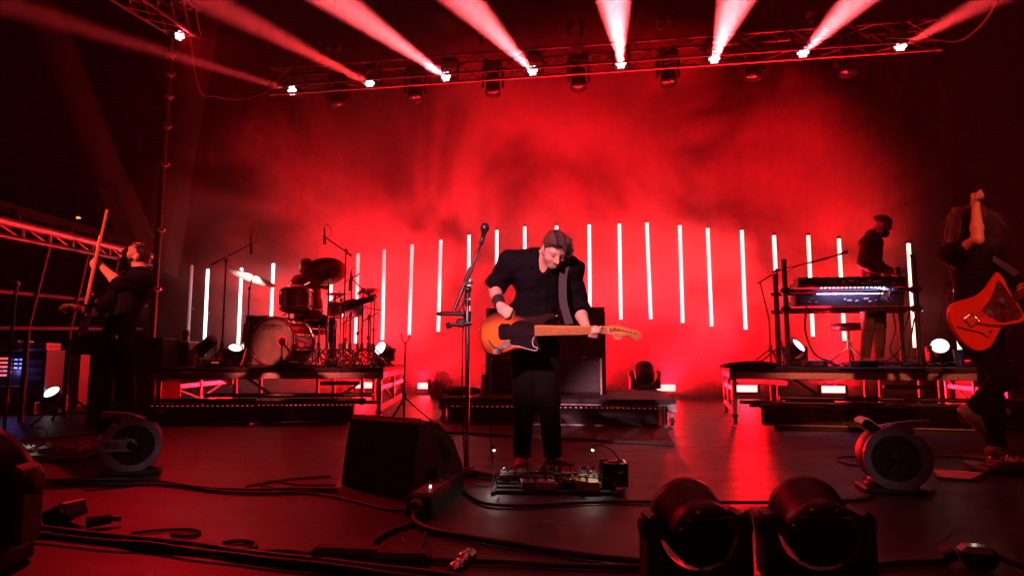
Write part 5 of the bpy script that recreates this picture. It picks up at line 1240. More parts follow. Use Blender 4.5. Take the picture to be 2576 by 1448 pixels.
def person(label, J, f, u, skin='skin', shirt='cloth_black', trousers='cloth_trouser', shoes='shoe_dark', sleeve=(1.0, 1.0), s=1.0, hands=None, fwd=(0, -1, 0), h=.0075, seed=1, tuck=True, loose=1.0, face=True, brows='hair_brown',
           neck_open=.075, jacket=False, foot_up=None, bulk=1.0, extra=(), collar=False):
    J = {k: np.array(list(v), float) for k, v in J.items()}
    lo, hi = bounds(J.values(), .17); org = np.array([(J['anL'][0] + J['anR'][0]) / 2, (J['anL'][1] + J['anR'][1]) / 2, min(J['anL'][2], J['anR'][2]) - .08])
    fw = unit(fwd); lat = unit(J['shR'] - J['shL'])
    S = Sdf(lo, hi, h); g, l, ff, uu, M = head(S, J['head'], f, u, J['neck'], s)
    S.cap(J['neck'], J['chest'], .062 * s, .09 * s, k=.05); S.cap(J['chest'], J['belly'], .115 * s, .105 * s, k=.06, sq=(fw, .8)); S.cap(J['belly'], J['pelvis'], .105 * s, .11 * s, k=.05, sq=(fw, .8))
    S.cap(J['shL'], J['shR'], .050 * s, .050 * s, k=.06)
    for q in 'LR':
        S.cap(J['sh' + q], J['el' + q], .048 * s, .038 * s, k=.03)
        ed = J['wr' + q] - J['el' + q]; S.cap(J['el' + q], J['el' + q] + ed * .35, .039 * s, .041 * s, k=.02); S.cap(J['el' + q] + ed * .35, J['wr' + q], .041 * s, .026 * s, k=.02)
        S.cap(J['hip' + q], J['kn' + q], .075 * s, .050 * s, k=.04); S.cap(J['kn' + q], J['an' + q], .050 * s, .034 * s, k=.02); S.cap(J['an' + q], J['toe' + q], .036 * s, .026 * s, k=.02)
        if hands and q in hands: hd = dict(hands[q]); hand(S, J['wr' + q], s=s, **hd)
    body = S.mesh('person', skin, None, org); tag(body, label, 'person')
    if face: face_bits(body, org, g, l, ff, uu, s, brows)
    # shirt
    T = Sdf(lo, hi, h * 1.15); p_ = .014 * loose
    T.cap(J['neck'] - (J['neck'] - J['chest']) * .12, J['chest'], (.066 * s) + p_, .105 * s + p_, k=.05); T.cap(J['chest'], J['belly'], .138 * s * bulk + p_, .128 * s * bulk + p_, k=.07, sq=(fw, .78))
    hem = J['pelvis'] - (J['belly'] - J['pelvis']) * (-.25 if tuck else .35)
    T.cap(J['belly'], hem, .126 * s + p_, .128 * s + p_ * 1.4, k=.05, sq=(fw, .80), clip1=True)
    T.cap(J['shL'], J['shR'], .056 * s + p_, .056 * s + p_, k=.07)
    for q in 'LR': T.cap(J['neck'] * .75 + J['chest'] * .25, J['sh' + q], .060 * s + p_, .044 * s + p_, k=.07)
    for q, fr in zip('LR', sleeve):
        a, b, c = J['sh' + q], J['el' + q], J['wr' + q]
        if fr <= 1: T.cap(a, a + (b - a) * fr, .056 * s + p_, .050 * s + p_ * 1.2, k=.04, clip1=True)
        else:
            T.cap(a, b, .056 * s + p_, .048 * s + p_, k=.04); T.cap(b, b + (c - b) * (fr - 1), .046 * s + p_, .040 * s + p_, k=.03, clip1=True)
    for e_ in extra: T.cap(e_[0], e_[1], e_[2], e_[3], k=.08)
    T.folds(.0030 * loose, 24, seed); T.folds(.0010 * loose, 70, seed + 40); T.ell(J['neck'] + (J['neck'] - J['chest']) * .18 + np.array(ff) * .02, np.array((.055, .055, .055)) * s * 1.15, None, k=.012, op='cut')
    if neck_open > 0: T.ell(J['neck'] * .72 + J['chest'] * .28 + fw * .10, np.array((.035, .06, neck_open)), None, k=.01, op='cut')
    T.mesh('jacket' if jacket else 'shirt', shirt, body, org)
    if collar:
        Cc = Sdf(*bounds([J['neck'], J['chest']], .16), h * .9); nk_ = J['neck']; la = unit(np.cross(fw, (0, 0, 1)))
        ring = [nk_ + la * math.cos(a) * .080 * s + fw * (math.sin(a) * .075 + .012) * s + np.array((0, 0, .006 - .030 * max(0, math.sin(a)))) for a in np.linspace(R(150), R(390), 14)]
        for a_, b_ in zip(ring[:-1], ring[1:]): Cc.cap(a_, b_, .015, .015, k=.012)
        for sd, e_ in ((1, ring[0]), (-1, ring[-1])): Cc.cap(e_, e_ + fw * .035 - np.array((0, 0, .055)) + la * sd * -.012, .016, .010, k=.012)
        Cc.folds(.0012, 60, seed + 5); Cc.mesh('collar', shirt, body, org)
        for q, fr in zip('LR', sleeve):
            a, b, c = J['sh' + q], J['el' + q], J['wr' + q]; e_ = a + (b - a) * fr if fr <= 1 else b + (c - b) * (fr - 1); d_ = unit(b - a) if fr <= 1 else unit(c - b)
            Q = Sdf(*bounds([e_], .16), h * .9); Q.cap(e_ - d_ * .055, e_ + d_ * .004, .060 * s + p_, .058 * s + p_, k=.01, clip0=True, clip1=True); Q.folds(.0022, 55, seed + 8); Q.mesh('cuff', shirt, body, org)
    B = Sdf(lo, hi, h * 1.15)
    B.cap(J['belly'] * .35 + J['pelvis'] * .65, J['pelvis'], .122 * s, .135 * s, k=.05, sq=(fw, .80), clip0=True)
    for q in 'LR':
        B.cap(J['hip' + q], J['kn' + q], .098 * s * min(loose, 1.25) ** .5, .067 * s * min(loose, 1.25) ** .8, k=.05); hemp = J['an' + q] + (J['kn' + q] - J['an' + q]) * .02
        B.cap(J['kn' + q], hemp, .067 * s * min(loose, 1.25) ** .8, .050 * s * min(loose, 1.25), k=.035, clip1=True)
    B.folds(.0022, 30, seed + 3); B.mesh('trousers', trousers, body, org)
    for q in 'LR':
        a, t_ = J['an' + q], J['toe' + q]; d = unit(t_ - a); lo2, hi2 = bounds([a, t_], .14); H = Sdf(lo2, hi2, h * .9)
        upn = foot_up[q] if foot_up and q in foot_up else np.array((0, 0, 1.0)); upn = unit(upn); hor = unit((t_ - a) - upn * ((t_ - a) @ upn)); base = a - upn * .045
        H.cap(base - hor * .045, base + hor * .06, .040 * s, .042 * s, k=.03); H.cap(base + hor * .04, base + hor * .165 * s, .044 * s, .036 * s, k=.03, sq=(upn, .72)); H.cap(a, base, .045 * s, .042 * s, k=.03)
        so = base - upn * .036; H.plane(so, -upn); H.mesh('shoe', shoes, body, org)
        L_ = Sdf(lo2, hi2, h * .9); L_.cap(base - hor * .045, base + hor * .165 * s, .047 * s, .043 * s, k=.02); L_.plane(so - upn * .006, -upn); L_.plane(so + upn * .012, upn); L_.mesh('sole', 'rubber' if shoes == 'shoe_dark' else 'cloth_white', body, org)
    return body, org, g, (l, ff, uu, M)
def hair_mesh(body, org, prims, m='hair_brown', h=.006, cuts=(), amp=.0035, freq=150, name='hair', grain=None):
    pts = [];
    for p in prims: pts += [p[1]] + ([p[2]] if p[0] == 'cap' else [])
    lo, hi = bounds(pts, .16); S = Sdf(lo, hi, h)
    for p in prims:
        if p[0] == 'cap': S.cap(p[1], p[2], p[3], p[4], k=.018)
        else: S.ell(p[1], p[2], p[3], k=.018)
    for c in cuts: S.ell(c[0], c[1], c[2], k=.01, op='cut')
    gx, gv = grain if grain is not None else ((1, 0, 0), (0, 0, 1)); gx = unit(gx); gv = unit(gv)
    X, Y, Z = np.meshgrid(*S.ax, indexing='ij', sparse=True); w = X * gx[0] + Y * gx[1] + Z * gx[2]; t = X * gv[0] + Y * gv[1] + Z * gv[2]
    S.D = S.D + (amp * (np.sin(w * freq + 2.2 * np.sin(t * 22)) + .7 * np.sin(w * freq * 2.3 + 1.5 * np.sin(t * 37 + 1)) + .6 * np.sin(Y * freq * .7 + t * 30))).astype(np.float32)
    return S.mesh(name, m, body, org)
def strands(body, hair, n, length, flow, m, seed=0, rad=.0014, spread=.45, up=.6):
    rr = random.Random(seed); me = hair.data; nv = len(me.vertices); mb = MB(); fl = Vector(flow)
    for i in range(n):
        v = me.vertices[rr.randrange(nv)]; nn = v.normal
        d = (nn * up + fl + Vector((rr.uniform(-1, 1), rr.uniform(-1, 1), rr.uniform(-1, 1))) * spread).normalized(); L = length * rr.uniform(.5, 1.2)
        p0 = v.co - nn * .006; p1 = p0 + d * L * .5; p2 = p1 + (d + fl * .5).normalized() * L * .5
        mb.tube([p0, p1, p2], rad, n=3, taper=[1, .8, .15])
    o = mb.build('hair_strands', m, body); o['kind'] = 'stuff'; return o
def ribbon(pts, wdir, w, th=.003):
    P = [Vector(p) for p in smooth_path(pts, 6)]; vs = []; n = len(P)
    for i, p in enumerate(P):
        d = (P[min(i + 1, n - 1)] - P[max(i - 1, 0)]).normalized(); wv = Vector(wdir); wv = (wv - d * wv.dot(d)).normalized(); nn = d.cross(wv)
        vs += [p + wv * w / 2 + nn * th / 2, p - wv * w / 2 + nn * th / 2, p - wv * w / 2 - nn * th / 2, p + wv * w / 2 - nn * th / 2]
    m = MB(); m.add(vs, [(i * 4 + k, i * 4 + (k + 1) % 4, (i + 1) * 4 + (k + 1) % 4, (i + 1) * 4 + k) for i in range(n - 1) for k in range(4)] + [(0, 1, 2, 3), (4 * n - 4, 4 * n - 3, 4 * n - 2, 4 * n - 1)]); return m

# ---------------------------------------------------------------- singer
fy = 4.50
J = dict(head=at(1395, 628, 4.23), neck=at(1368, 652, 4.37), chest=at(1356, 702, 4.44), belly=at(1348, 792, 4.50), pelvis=at(1346, 862, 4.55),
         shL=at(1286, 662, 4.40), elL=at(1243, 724, 4.46), wrL=at(1258, 769, 4.17), shR=at(1436, 676, 4.38), elR=at(1454, 772, 4.47), wrR=at(1480, 836, 4.27),
         hipL=at(1320, 876, 4.55), hipR=at(1372, 876, 4.55), knL=at(1320, 1003, 4.50), knR=at(1380, 1003, 4.49), anL=deck(1312, 0, 4.52, .095), anR=deck(1392, 0, 4.52, .095), toeL=deck(1300, 0, 4.33, .03), toeR=deck(1432, 0, 4.42, .03))
HL = dict(d=(.72, -.22, -.62), n=(.35, .85, -.25), side=-1, curl=(62, 78, 45), thumb=(.35, .75))
HR = dict(d=(.32, -.80, -.30), n=(-.05, .25, .95), side=-1, curls=[(62, 72, 40), (60, 76, 42), (58, 72, 40), (56, 66, 40)], thumb=(.3, .9))
b, org, g, (l, ff, uu, M) = person('man in black shirt bending over a sunburst guitar at the centre', J, (.20, -.74, -.64), (.20, -.55, .80), sleeve=(.98, 1.30), hands=dict(L=HL, R=HR), shirt='cloth_shirt', h=.0065, seed=4, loose=1.5, bulk=1.08, collar=True, extra=[(at(1322, 660, 4.46), at(1392, 656, 4.46), .066, .075), (at(1340, 700, 4.50), at(1380, 700, 4.48), .11, .11)])
hm_ = hair_mesh(b, org, [('ell', g(0, -.014, .046), np.array((.080, .101, .080)), M), ('ell', g(0, .040, .080), np.array((.070, .055, .040)), M)]
          + [('cap', g(x, .055, .095), g(x + .012, .098, .055 - .02 * i), .020, .010) for i, x in enumerate((-.045, -.025))]
          + [('cap', g(-.06, .03, .085), g(-.083, .075, .02), .024, .012), ('cap', g(-.07, .01, .06), g(-.088, .05, -.015), .022, .010), ('cap', g(-.055, .05, .08), g(-.062, .098, .008), .018, .008)],
          cuts=[(g(.018, .102, -.008), np.array((.074, .060, .076)), M), (g(0, .03, -.10), np.array((.12, .13, .085)), M)], amp=.004, freq=120, grain=(l, uu))
strands(b, hm_, 800, .032, tuple(np.array(ff) * .55 - np.array(l) * .35 + np.array(uu) * .15), 'hair_brown', 1, spread=.42, up=.5, rad=.0019)
hair_mesh(b, org, [('ell', g(sd * .070, .004, .005), np.array((.012, .016, .032)), M) for sd in (-1, 1)], h=.005, amp=.001, name='sideburn', grain=(l, uu))
W = Sdf(*bounds([J['wrL'], J['elL']], .1), .006); e = J['elL']; e = np.array(list(J['elL'])); w_ = np.array(list(J['wrL'])); W.cap(w_ + (e - w_) * .34, w_ + (e - w_) * .04, .043, .037, clip0=True, clip1=True); W.folds(.001, 60, 2); W.mesh('wristband', 'rubber', b, org)
for k, (uu_, vv_) in enumerate(((1362, 700), (1353, 735), (1352, 765))):
    MB().ball(at(uu_, vv_, 4.30 + .02 * k) - Vector(org), .006, n=8).build('shirt_button', 'gloss_black', b)

# ---------------------------------------------------------------- guitars
def P8(X, Y): return ((X - 780) * .000632, -(Y - 1190) * .000632)
def smooth2(poly, k=4): return [(p.x, p.y) for p in smooth_path([(x, z, 0) for x, z in poly], k, closed=True)]
gc = at(1346, 833, 4.17); gt = thing('electric_guitar', 'sunburst electric guitar with maple neck held by the singer', 'guitar', gc, rot=(R(-6), R(-.6), R(3)))
BODY = [(235, 1080), (217, 1190), (222, 1290), (250, 1375), (310, 1428), (390, 1440), (470, 1415), (560, 1378), (650, 1376), (730, 1400), (795, 1402), (832, 1378), (825, 1335), (800, 1290), (800, 1240), (820, 1190), (870, 1145), (885, 1105), (940, 1070), (990, 1045), (1003, 1018), (975, 996), (920, 990), (830, 1012), (720, 1022), (610, 1012), (500, 985), (400, 975), (310, 1005)]
bp = smooth2([P8(*q) for q in BODY], 4)
MB().extr(bp, 0, .040, bev=.010, smooth=True).build('body', 'sunburst', gt)
PG = [(560, 1095), (640, 1075), (730, 1090), (800, 1125), (830, 1150), (790, 1160), (775, 1245), (755, 1290), (765, 1340), (790, 1368), (745, 1388), (650, 1352), (560, 1340), (500, 1322), (520, 1280), (520, 1150)]
MB().extr(smooth2([P8(*q) for q in PG], 3), -.004, .001, bev=.001).build('pickguard', 'gloss_black', gt)
CP = [(500, 1280), (530, 1330), (470, 1360), (395, 1415), (350, 1418), (335, 1385), (400, 1345), (460, 1290)]
MB().extr(smooth2([P8(*q) for q in CP], 3), -.0045, .001, bev=.001).build('control_plate', 'chrome', gt)
x0, z0 = P8(398, 1270); x1, z1 = P8(520, 1110)
MB().extr([(x0 + .01, z0), (x1, z0 + .004), (x1, z1), (x0 + .02, z1), (x0, z1 - .02), (x0, z0 + .02)], -.016, .0, bev=.003).build('bridge', 'gloss_black', gt)
for k in range(2): xx = P8(560 + k * 115, 0)[0]; MB().box((xx, -.007, 0), (.026, .010, .085), bev=.004).build('pickup', 'gloss_black', gt)
for (X_, Y_) in ((428, 1357), (383, 1385)): x_, z_ = P8(X_, Y_); MB().lathe([(.010, 0), (.009, .016)], (x_, -.004, z_), (0, -1, 0), n=14).build('knob', 'chrome', gt)
pg_edge = [P8(*q) for q in ((770, 1245), (750, 1290), (760, 1345), (800, 1362), (780, 1390), (700, 1372), (600, 1345), (530, 1338))]
MB().tube(smooth_path([(x, -.0045, z) for x, z in pg_edge], 5), .0022, n=6).build('guard_edge', 'white_plastic', gt)
xn = P8(1540, 0)[0]; xh = P8(775, 0)[0]
nz0, nz1 = .030, .021
nk = MB(); nk.add([(xh, y, s_ * (nz0)) for y in (-.012, .012) for s_ in (-1, 1)] + [(xn, y, s_ * nz1) for y in (-.012, .010) for s_ in (-1, 1)], [(0, 1, 5, 4), (2, 6, 7, 3), (0, 4, 6, 2), (1, 3, 7, 5), (0, 2, 3, 1), (4, 5, 7, 6)]); nk.build('neck', 'maple', gt)
bl = [(xh, .010, .020), (xn, .010, .014)]; MB().cyl(bl[0], bl[1], .024, .018, n=14).build('neck_back', 'maple', gt)
scale_ = (xn - P8(480, 0)[0])
for k in range(1, 23):
    x_ = xn - scale_ * (1 - 2 ** (-k / 12)); w_ = nz1 + (nz0 - nz1) * (xn - x_) / (xn - xh)
    if x_ < xh + .004: break
    MB().box((x_, -.0128, 0), (.0022, .002, w_ * 1.96)).build('fret', 'fret_steel', gt)
    if k in (3, 5, 7, 9, 12, 15, 17, 19, 21):
        xm = xn - scale_ * (1 - 2 ** (-(k - .5) / 12))
        for dz in ((-.011, .011) if k == 12 else (0,)): MB().lathe([(.0032, 0), (.0032, .0012)], (xm, -.0121, dz), (0, -1, 0), n=10).build('fret_dot', 'ink', gt)
MB().box((xn, -.013, 0), (.004, .005, .042)).build('nut', 'white_plastic', gt)
HS = [(1540, 1152), (1590, 1132), (1680, 1150), (1780, 1172), (1862, 1196), (1888, 1240), (1868, 1288), (1815, 1298), (1782, 1262), (1730, 1250), (1690, 1270), (1640, 1290), (1605, 1284), (1590, 1240), (1540, 1220)]
MB().extr(smooth2([P8(*q) for q in HS], 3), -.006, .010, bev=.002).build('headstock', 'maple', gt)
for k in range(6):
    x_, z_ = P8(1612 + k * 42, 1152 + k * 10.5); MB().cyl((x_, -.006, z_ - .010), (x_, -.017, z_ - .010), .0042, n=10).build('string_post', 'chrome', gt); MB().box((x_, .002, z_ + .020), (.009, .008, .014), bev=.003).cyl((x_, .002, z_), (x_, .002, z_ + .015), .003, n=6).build('tuner', 'chrome', gt)
tx, tz = P8(1668, 1250); text_part('Fender', .030, 'ink', gt, (tx, -.0064, tz), (math.pi / 2, R(8), 0), extrude=.0003, shear=.35)
tx, tz = P8(1765, 1243); text_part('MUSTANG', .012, 'ink', gt, (tx, -.0064, tz), (math.pi / 2, R(6), 0), extrude=.0003)
xb = P8(470, 0)[0]
for k in range(6):
    z_ = -.019 + k * .0076; x_e, z_e = P8(1612 + k * 42, 1168 + k * 10)
    MB().tube([(xb, -.020, z_ * 1.25), (xn, -.0155, z_ * .9), (x_e, -.012, z_e)], .0007, n=4).build('string', 'chrome', gt)
x_, z_ = P8(235, 1190); MB().cyl((x_, .02, z_), (x_ - .012, .02, z_), .007, n=8).build('strap_pin', 'chrome', gt)
x_, z_ = P8(1000, 1030); MB().cyl((x_, .02, z_), (x_ + .014, .015, z_ + .004), .007, n=8).build('strap_pin', 'chrome', gt)
st = ribbon([at(1432, 815, 4.20), at(1417, 760, 4.24), at(1416, 700, 4.27), at(1424, 655, 4.30), at(1425, 632, 4.42), at(1400, 650, 4.55), at(1340, 720, 4.64), at(1270, 790, 4.58), at(1222, 832, 4.30), at(1213, 836, 4.20)], (1, .1, 0), .055)
tag(st.build('guitar_strap', 'strap'), 'dark guitar strap over the singer\'s shoulder', 'strap')
cable_run('guitar_cable', 'red tinged guitar lead hanging from the singer\'s guitar to the floor', [at(1216, 836, 4.17), at(1240, 870, 4.14), at(1262, 885, 4.14), at(1236, 905, 4.2), at(1231, 960, 4.25), at(1233, 1040, 4.25), at(1236, 1110, 4.2), deck(1240, 0, 4.1, .01), deck(1215, 0, 4.0, .01), deck(1180, 0, 4.05, .01)], r=.005, group=None)

# ---------------------------------------------------------------- bassist on the left
y0 = 5.72
J = dict(head=at(340, 640, 5.72), neck=at(354, 682, 5.74), chest=at(334, 735, 5.72), belly=at(303, 815, 5.68), pelvis=at(290, 870, 5.68),
         shL=at(318, 702, 5.92), elL=at(243, 790, 5.98), wrL=at(190, 773, 5.62), shR=at(362, 706, 5.58), elR=at(303, 716, 5.36), wrR=at(256, 671, 5.44),
         hipL=at(270, 880, 5.76), hipR=at(308, 880, 5.62), knL=at(262, 985, 5.70), knR=at(318, 985, 5.58), anL=deck(258, 0, 5.75, .095), anR=deck(328, 0, 5.62, .095), toeL=deck(240, 0, 5.55, .03), toeR=deck(310, 0, 5.42, .03))
HL = dict(d=(-.85, -.35, .05), n=(.2, -.5, -.8), side=1, curl=(55, 75, 45), thumb=(.4, .7))
HR = dict(d=(-.70, -.10, .55), n=(-.25, .90, -.1), side=1, curl=(55, 80, 50), thumb=(.5, .6))
b, org, g, (l, ff, uu, M) = person('bearded man in black leaning back and lifting a black bass guitar', J, (-.58, -.68, .42), (.42, .10, .88), sleeve=(1.12, 1.12), hands=dict(L=HL, R=HR), fwd=(-.7, -.7, .1), seed=9, skin='skin', brows='hair_dark', neck_open=0)
hair_mesh(b, org, [('ell', g(0, -.018, .040), np.array((.081, .100, .080)), M), ('ell', g(0, -.055, -.005), np.array((.070, .055, .070)), M)], 'hair_dark', cuts=[(g(0, .098, -.015), np.array((.088, .075, .088)), M)], amp=.002, grain=(l, uu))
hair_mesh(b, org, [('ell', g(0, .046, -.092), np.array((.046, .048, .038)), M)] + [('cap', g(sd * .068, .004, -.04), g(sd * .036, .060, -.092), .010, .022) for sd in (-1, 1)] + [('cap', g(-.024, .090, -.051), g(.024, .090, -.051), .007, .007)],
          'hair_dark', h=.005, cuts=[(g(0, .098, -.067), np.array((.020, .02, .009)), M)], amp=.002, name='beard', grain=(l, uu))
MB().box(at(287, 847, 5.50) - Vector(org), (.05, .02, .035), bev=.004).build('belt_buckle', 'chrome', b)
# bass: seen almost edge on, neck up
B0, B1 = at(201, 872, 5.36), at(273, 545, 5.44); ax = (B1 - B0); Lb = ax.length
bt = thing('bass_guitar', 'glossy black bass guitar held upright, seen edge on', 'guitar', B0); zx = ax.normalized(); yx = Vector((.78, .62, -.16)); yx = (yx - zx * yx.dot(zx)).normalized(); xx = yx.cross(zx)
bt.rotation_euler = Matrix((xx, yx, zx)).transposed().to_euler()   # local z: along the neck, local y: out of the back
BB = [(-.16, .06), (-.175, .16), (-.14, .26), (-.11, .32), (-.13, .40), (-.155, .46), (-.13, .49), (-.075, .44), (-.035, .40), (.035, .38), (.07, .40), (.12, .44), (.14, .42), (.12, .34), (.105, .28), (.135, .18), (.15, .09), (.12, .02), (.04, -.01), (-.07, .0), (-.13, .02)]
MB().extr(smooth2(BB, 3), -.022, .022, bev=.009, smooth=True).build('body', 'gloss_black', bt)
MB().extr([(-.034, .36), (.034, .36), (.026, Lb - .17), (-.026, Lb - .17)], -.034, -.012, bev=.004).build('neck', 'maple_red', bt)
MB().extr(smooth2([(-.022, Lb - .17), (-.04, Lb - .13), (-.042, Lb + .03), (-.01, Lb + .06), (.03, Lb + .03), (.022, Lb - .17)], 3), -.030, -.012, bev=.003).build('headstock', 'maple_red', bt)
for k in range(4): MB().cyl((.03, -.02, Lb - .12 + k * .042), (.065, -.02, Lb - .12 + k * .042), .005, n=8).box((.075, -.02, Lb - .12 + k * .042), (.024, .006, .022), bev=.003).build('tuner', 'chrome', bt)
for k in range(4): MB().tube([(-.02 + k * .013, -.034, .10), (-.015 + k * .010, -.038, Lb - .16)], .001, n=4).build('string', 'chrome', bt)
MB().box((0, -.028, .12), (.09, .012, .05), bev=.003).build('bridge', 'chrome', bt)
for zz in (.20, .30): MB().box((0, -.028, zz), (.10, .012, .03), bev=.003).build('pickup', 'alu_dull', bt)
for (x_, z_) in ((.10, .10), (.11, .16)): MB().lathe([(.012, 0), (.011, .018)], (x_, -.022, z_), (0, -1, 0), n=12).build('knob', 'chrome', bt)

# ---------------------------------------------------------------- guitarist on the right
J = dict(head=at(2448, 566, 4.96), neck=at(2440, 624, 5.00), chest=at(2444, 678, 5.00), belly=at(2447, 765, 5.00), pelvis=at(2466, 835, 5.02),
         shL=at(2396, 640, 4.92), elL=at(2459, 602, 4.68), wrL=at(2455, 518, 4.70), shR=at(2492, 648, 5.06), elR=at(2560, 730, 5.10), wrR=at(2600, 715, 4.86),
         hipL=at(2450, 850, 4.98), hipR=at(2486, 850, 5.08), knL=at(2524, 950, 4.86), knR=at(2494, 965, 5.05), anL=at(2446, 1030, 5.05), anR=at(2506, 1106, 5.02), toeL=at(2476, 1092, 5.06), toeR=at(2566, 1140, 4.98))
J['anR'].z = .10; J['toeR'].z = .03
HL = dict(d=(.0, -.05, 1), n=(.25, -.9, 0), side=-1, curl=(78, 88, 50), thumb=(.3, .8))
b, org, g, (l, ff, uu, M) = person('long haired guitarist in black with one fist raised at the right edge', J, (.62, .25, -.60), (.35, -.1, .75), sleeve=(.62, 1.0), hands=dict(L=HL), fwd=(.5, -.85, 0), seed=12, skin='skin_tan', shoes='shoe_grey', loose=1.25, tuck=False, face=False, neck_open=0, foot_up=dict(L=(.62, -.05, .55)))
hp_ = [('ell', g(0, -.012, .035), np.array((.095, .115, .095)), M), ('ell', np.array(list(at(2440, 560, 4.94))), np.array((.135, .12, .13)), None)]
for (u0, v0, u1, v1, dy) in ((2410, 535, 2392, 605, .0), (2425, 540, 2412, 625, -.06), (2440, 530, 2432, 618, -.08), (2465, 530, 2478, 610, -.06), (2478, 540, 2500, 596, .0), (2470, 560, 2490, 618, .05), (2402, 545, 2386, 590, .08)):
    hp_.append(('cap', np.array(list(at(u0, v0, 4.94 + dy))), np.array(list(at(u1, v1, 4.94 + dy))), .045, .020))
hm_ = hair_mesh(b, org, hp_, 'hair_brown', h=.007, amp=.006, freq=120, grain=((1, 0, 0), (0, 0, 1)))
strands(b, hm_, 1000, .15, (0, 0, -.9), 'hair_brown', 2, rad=.002, spread=.4, up=.35)
for q, pts in (('L', [(2412, 1046), (2418, 1058), (2426, 1062), (2436, 1062), (2446, 1058)]), ('R', [(2496, 1128), (2506, 1138), (2518, 1139), (2530, 1135), (2542, 1128)])):
    o_ = MB().tube([at(u_, v_, (4.985 if q == 'L' else 4.955)) - Vector(org) for u_, v_ in pts], .006, n=5, taper=[.4, 1, 1.2, .7, .3]); o_.build('shoe_mark', 'cloth_white', b)
gq = lambda X, Y: ((X - 1680) * .00129, -(Y - 690) * .00129)
GB = [(1466, 690), (1485, 640), (1530, 614), (1620, 588), (1680, 545), (1730, 480), (1762, 443), (1795, 482), (1812, 540), (1832, 585), (1868, 670), (1880, 720), (1850, 748), (1790, 760), (1745, 780), (1720, 822), (1680, 880), (1625, 908), (1570, 897), (1510, 832), (1478, 760)]
gc = at(2485, 788, 4.76); rg = thing('orange_guitar', 'orange red electric guitar with vibrato arm held by the right guitarist', 'guitar', gc, rot=(R(-4), 0, R(-6)))
MB().extr(smooth2([gq(*q) for q in GB], 3), 0, .042, bev=.009, smooth=True).build('body', 'orange_paint', rg)
PGR = [(1725, 560), (1755, 495), (1780, 520), (1800, 560), (1830, 620), (1862, 690), (1850, 720), (1790, 738), (1730, 740), (1690, 700), (1650, 670), (1690, 620)]
MB().extr(smooth2([gq(*q) for q in PGR], 3), -.004, .001, bev=.001).build('pickguard', 'tort', rg)
na = Vector((1, 0, .68)).normalized(); Rn = Matrix.Rotation(-math.atan2(.68, 1), 3, 'Y')
c_ = Vector((gq(1790, 632)[0], 0, gq(1790, 632)[1]))
MB().box(c_ + na * .32 + Vector((0, -.012, 0)), (.66, .022, .048), Rn, bev=.004).build('neck', 'tort', rg)
for k in range(9): MB().box(c_ + na * (.02 + k * .030) + Vector((0, -.0245, 0)), (.002, .002, .046), Rn).build('fret', 'chrome', rg)
for (X_, Y_) in ((1770, 630), (1680, 682)): x_, z_ = gq(X_, Y_); MB().box((x_, -.010, z_), (.036, .014, .082), Rn, bev=.003).build('pickup', 'chrome', rg)
xv, zv = gq(1588, 725); q = [Vector((xv, -.010, zv)) + Rn @ Vector(w) for w in ((-.045, 0, -.04), (.03, 0, -.04), (.03, 0, .04), (-.045, 0, .04))]
MB().tube(q, .006, n=8, closed=True).cyl((q[0] + q[3]) / 2, (q[1] + q[2]) / 2, .005, n=6).build('vibrato_frame', 'chrome', rg)
MB().tube(smooth_path([Vector((gq(*w)[0], -.02, gq(*w)[1])) for w in ((1600, 740), (1660, 755), (1740, 762), (1830, 752))], 5), .0045, n=6).build('vibrato_arm', 'chrome', rg)
MB().tube(smooth_path([Vector((gq(*w)[0], -.008, gq(*w)[1])) for w in ((1500, 765), (1560, 785), (1620, 800), (1665, 828))], 5), .004, n=6).build('lead', 'cable', rg)
for (X_, Y_) in ((1678, 795), (1752, 540)): x_, z_ = gq(X_, Y_); MB().lathe([(.011, 0), (.010, .016)], (x_, -.002, z_), (0, -1, 0), n=12).build('knob', 'chrome', rg)
for k in range(6):
    o_ = Rn @ Vector((0, 0, -.02 + k * .008)); MB().tube([Vector((xv, -.018, zv)) + Rn @ Vector((.03, 0, 0)) + o_, c_ + na * .6 + o_ * .8 + Vector((0, -.026, 0))], .0008, n=4).build('string', 'chrome', rg)
st = ribbon([at(2558, 690, 4.80), at(2515, 660, 4.90), at(2470, 640, 4.98), at(2420, 660, 5.18), at(2385, 730, 5.16), at(2375, 790, 4.95), at(2392, 800, 4.80)], (.5, .1, .6), .05)
tag(st.build('guitar_strap', 'strap'), 'dark strap round the right guitarist\'s back', 'strap')

# ---------------------------------------------------------------- keyboard player
ky = 8.0
J = dict(head=at(2222, 566, ky - .06), neck=at(2198, 590, ky), chest=at(2190, 628, ky), belly=at(2186, 682, ky), pelvis=at(2192, 722, ky),
         shL=at(2178, 612, ky - .16), elL=at(2170, 662, ky - .22), wrL=at(2222, 682, ky - .26), shR=at(2204, 612, ky + .16), elR=at(2206, 662, ky + .20), wrR=at(2240, 686, ky - .10),
         hipL=at(2184, 728, ky - .08), hipR=at(2206, 728, ky + .06), knL=at(2184, 818, ky - .10), knR=at(2212, 818, ky + .05), anL=deck(2176, 0, ky - .05, KB_Z + .095), anR=deck(2212, 0, ky + .08, KB_Z + .095), toeL=deck(2188, 0, ky - .24, KB_Z + .03), toeR=deck(2226, 0, ky - .12, KB_Z + .03))
HH_ = dict(d=(.7, -.2, -.4), n=(.2, -.1, -.9), side=1, curl=(35, 35, 25))
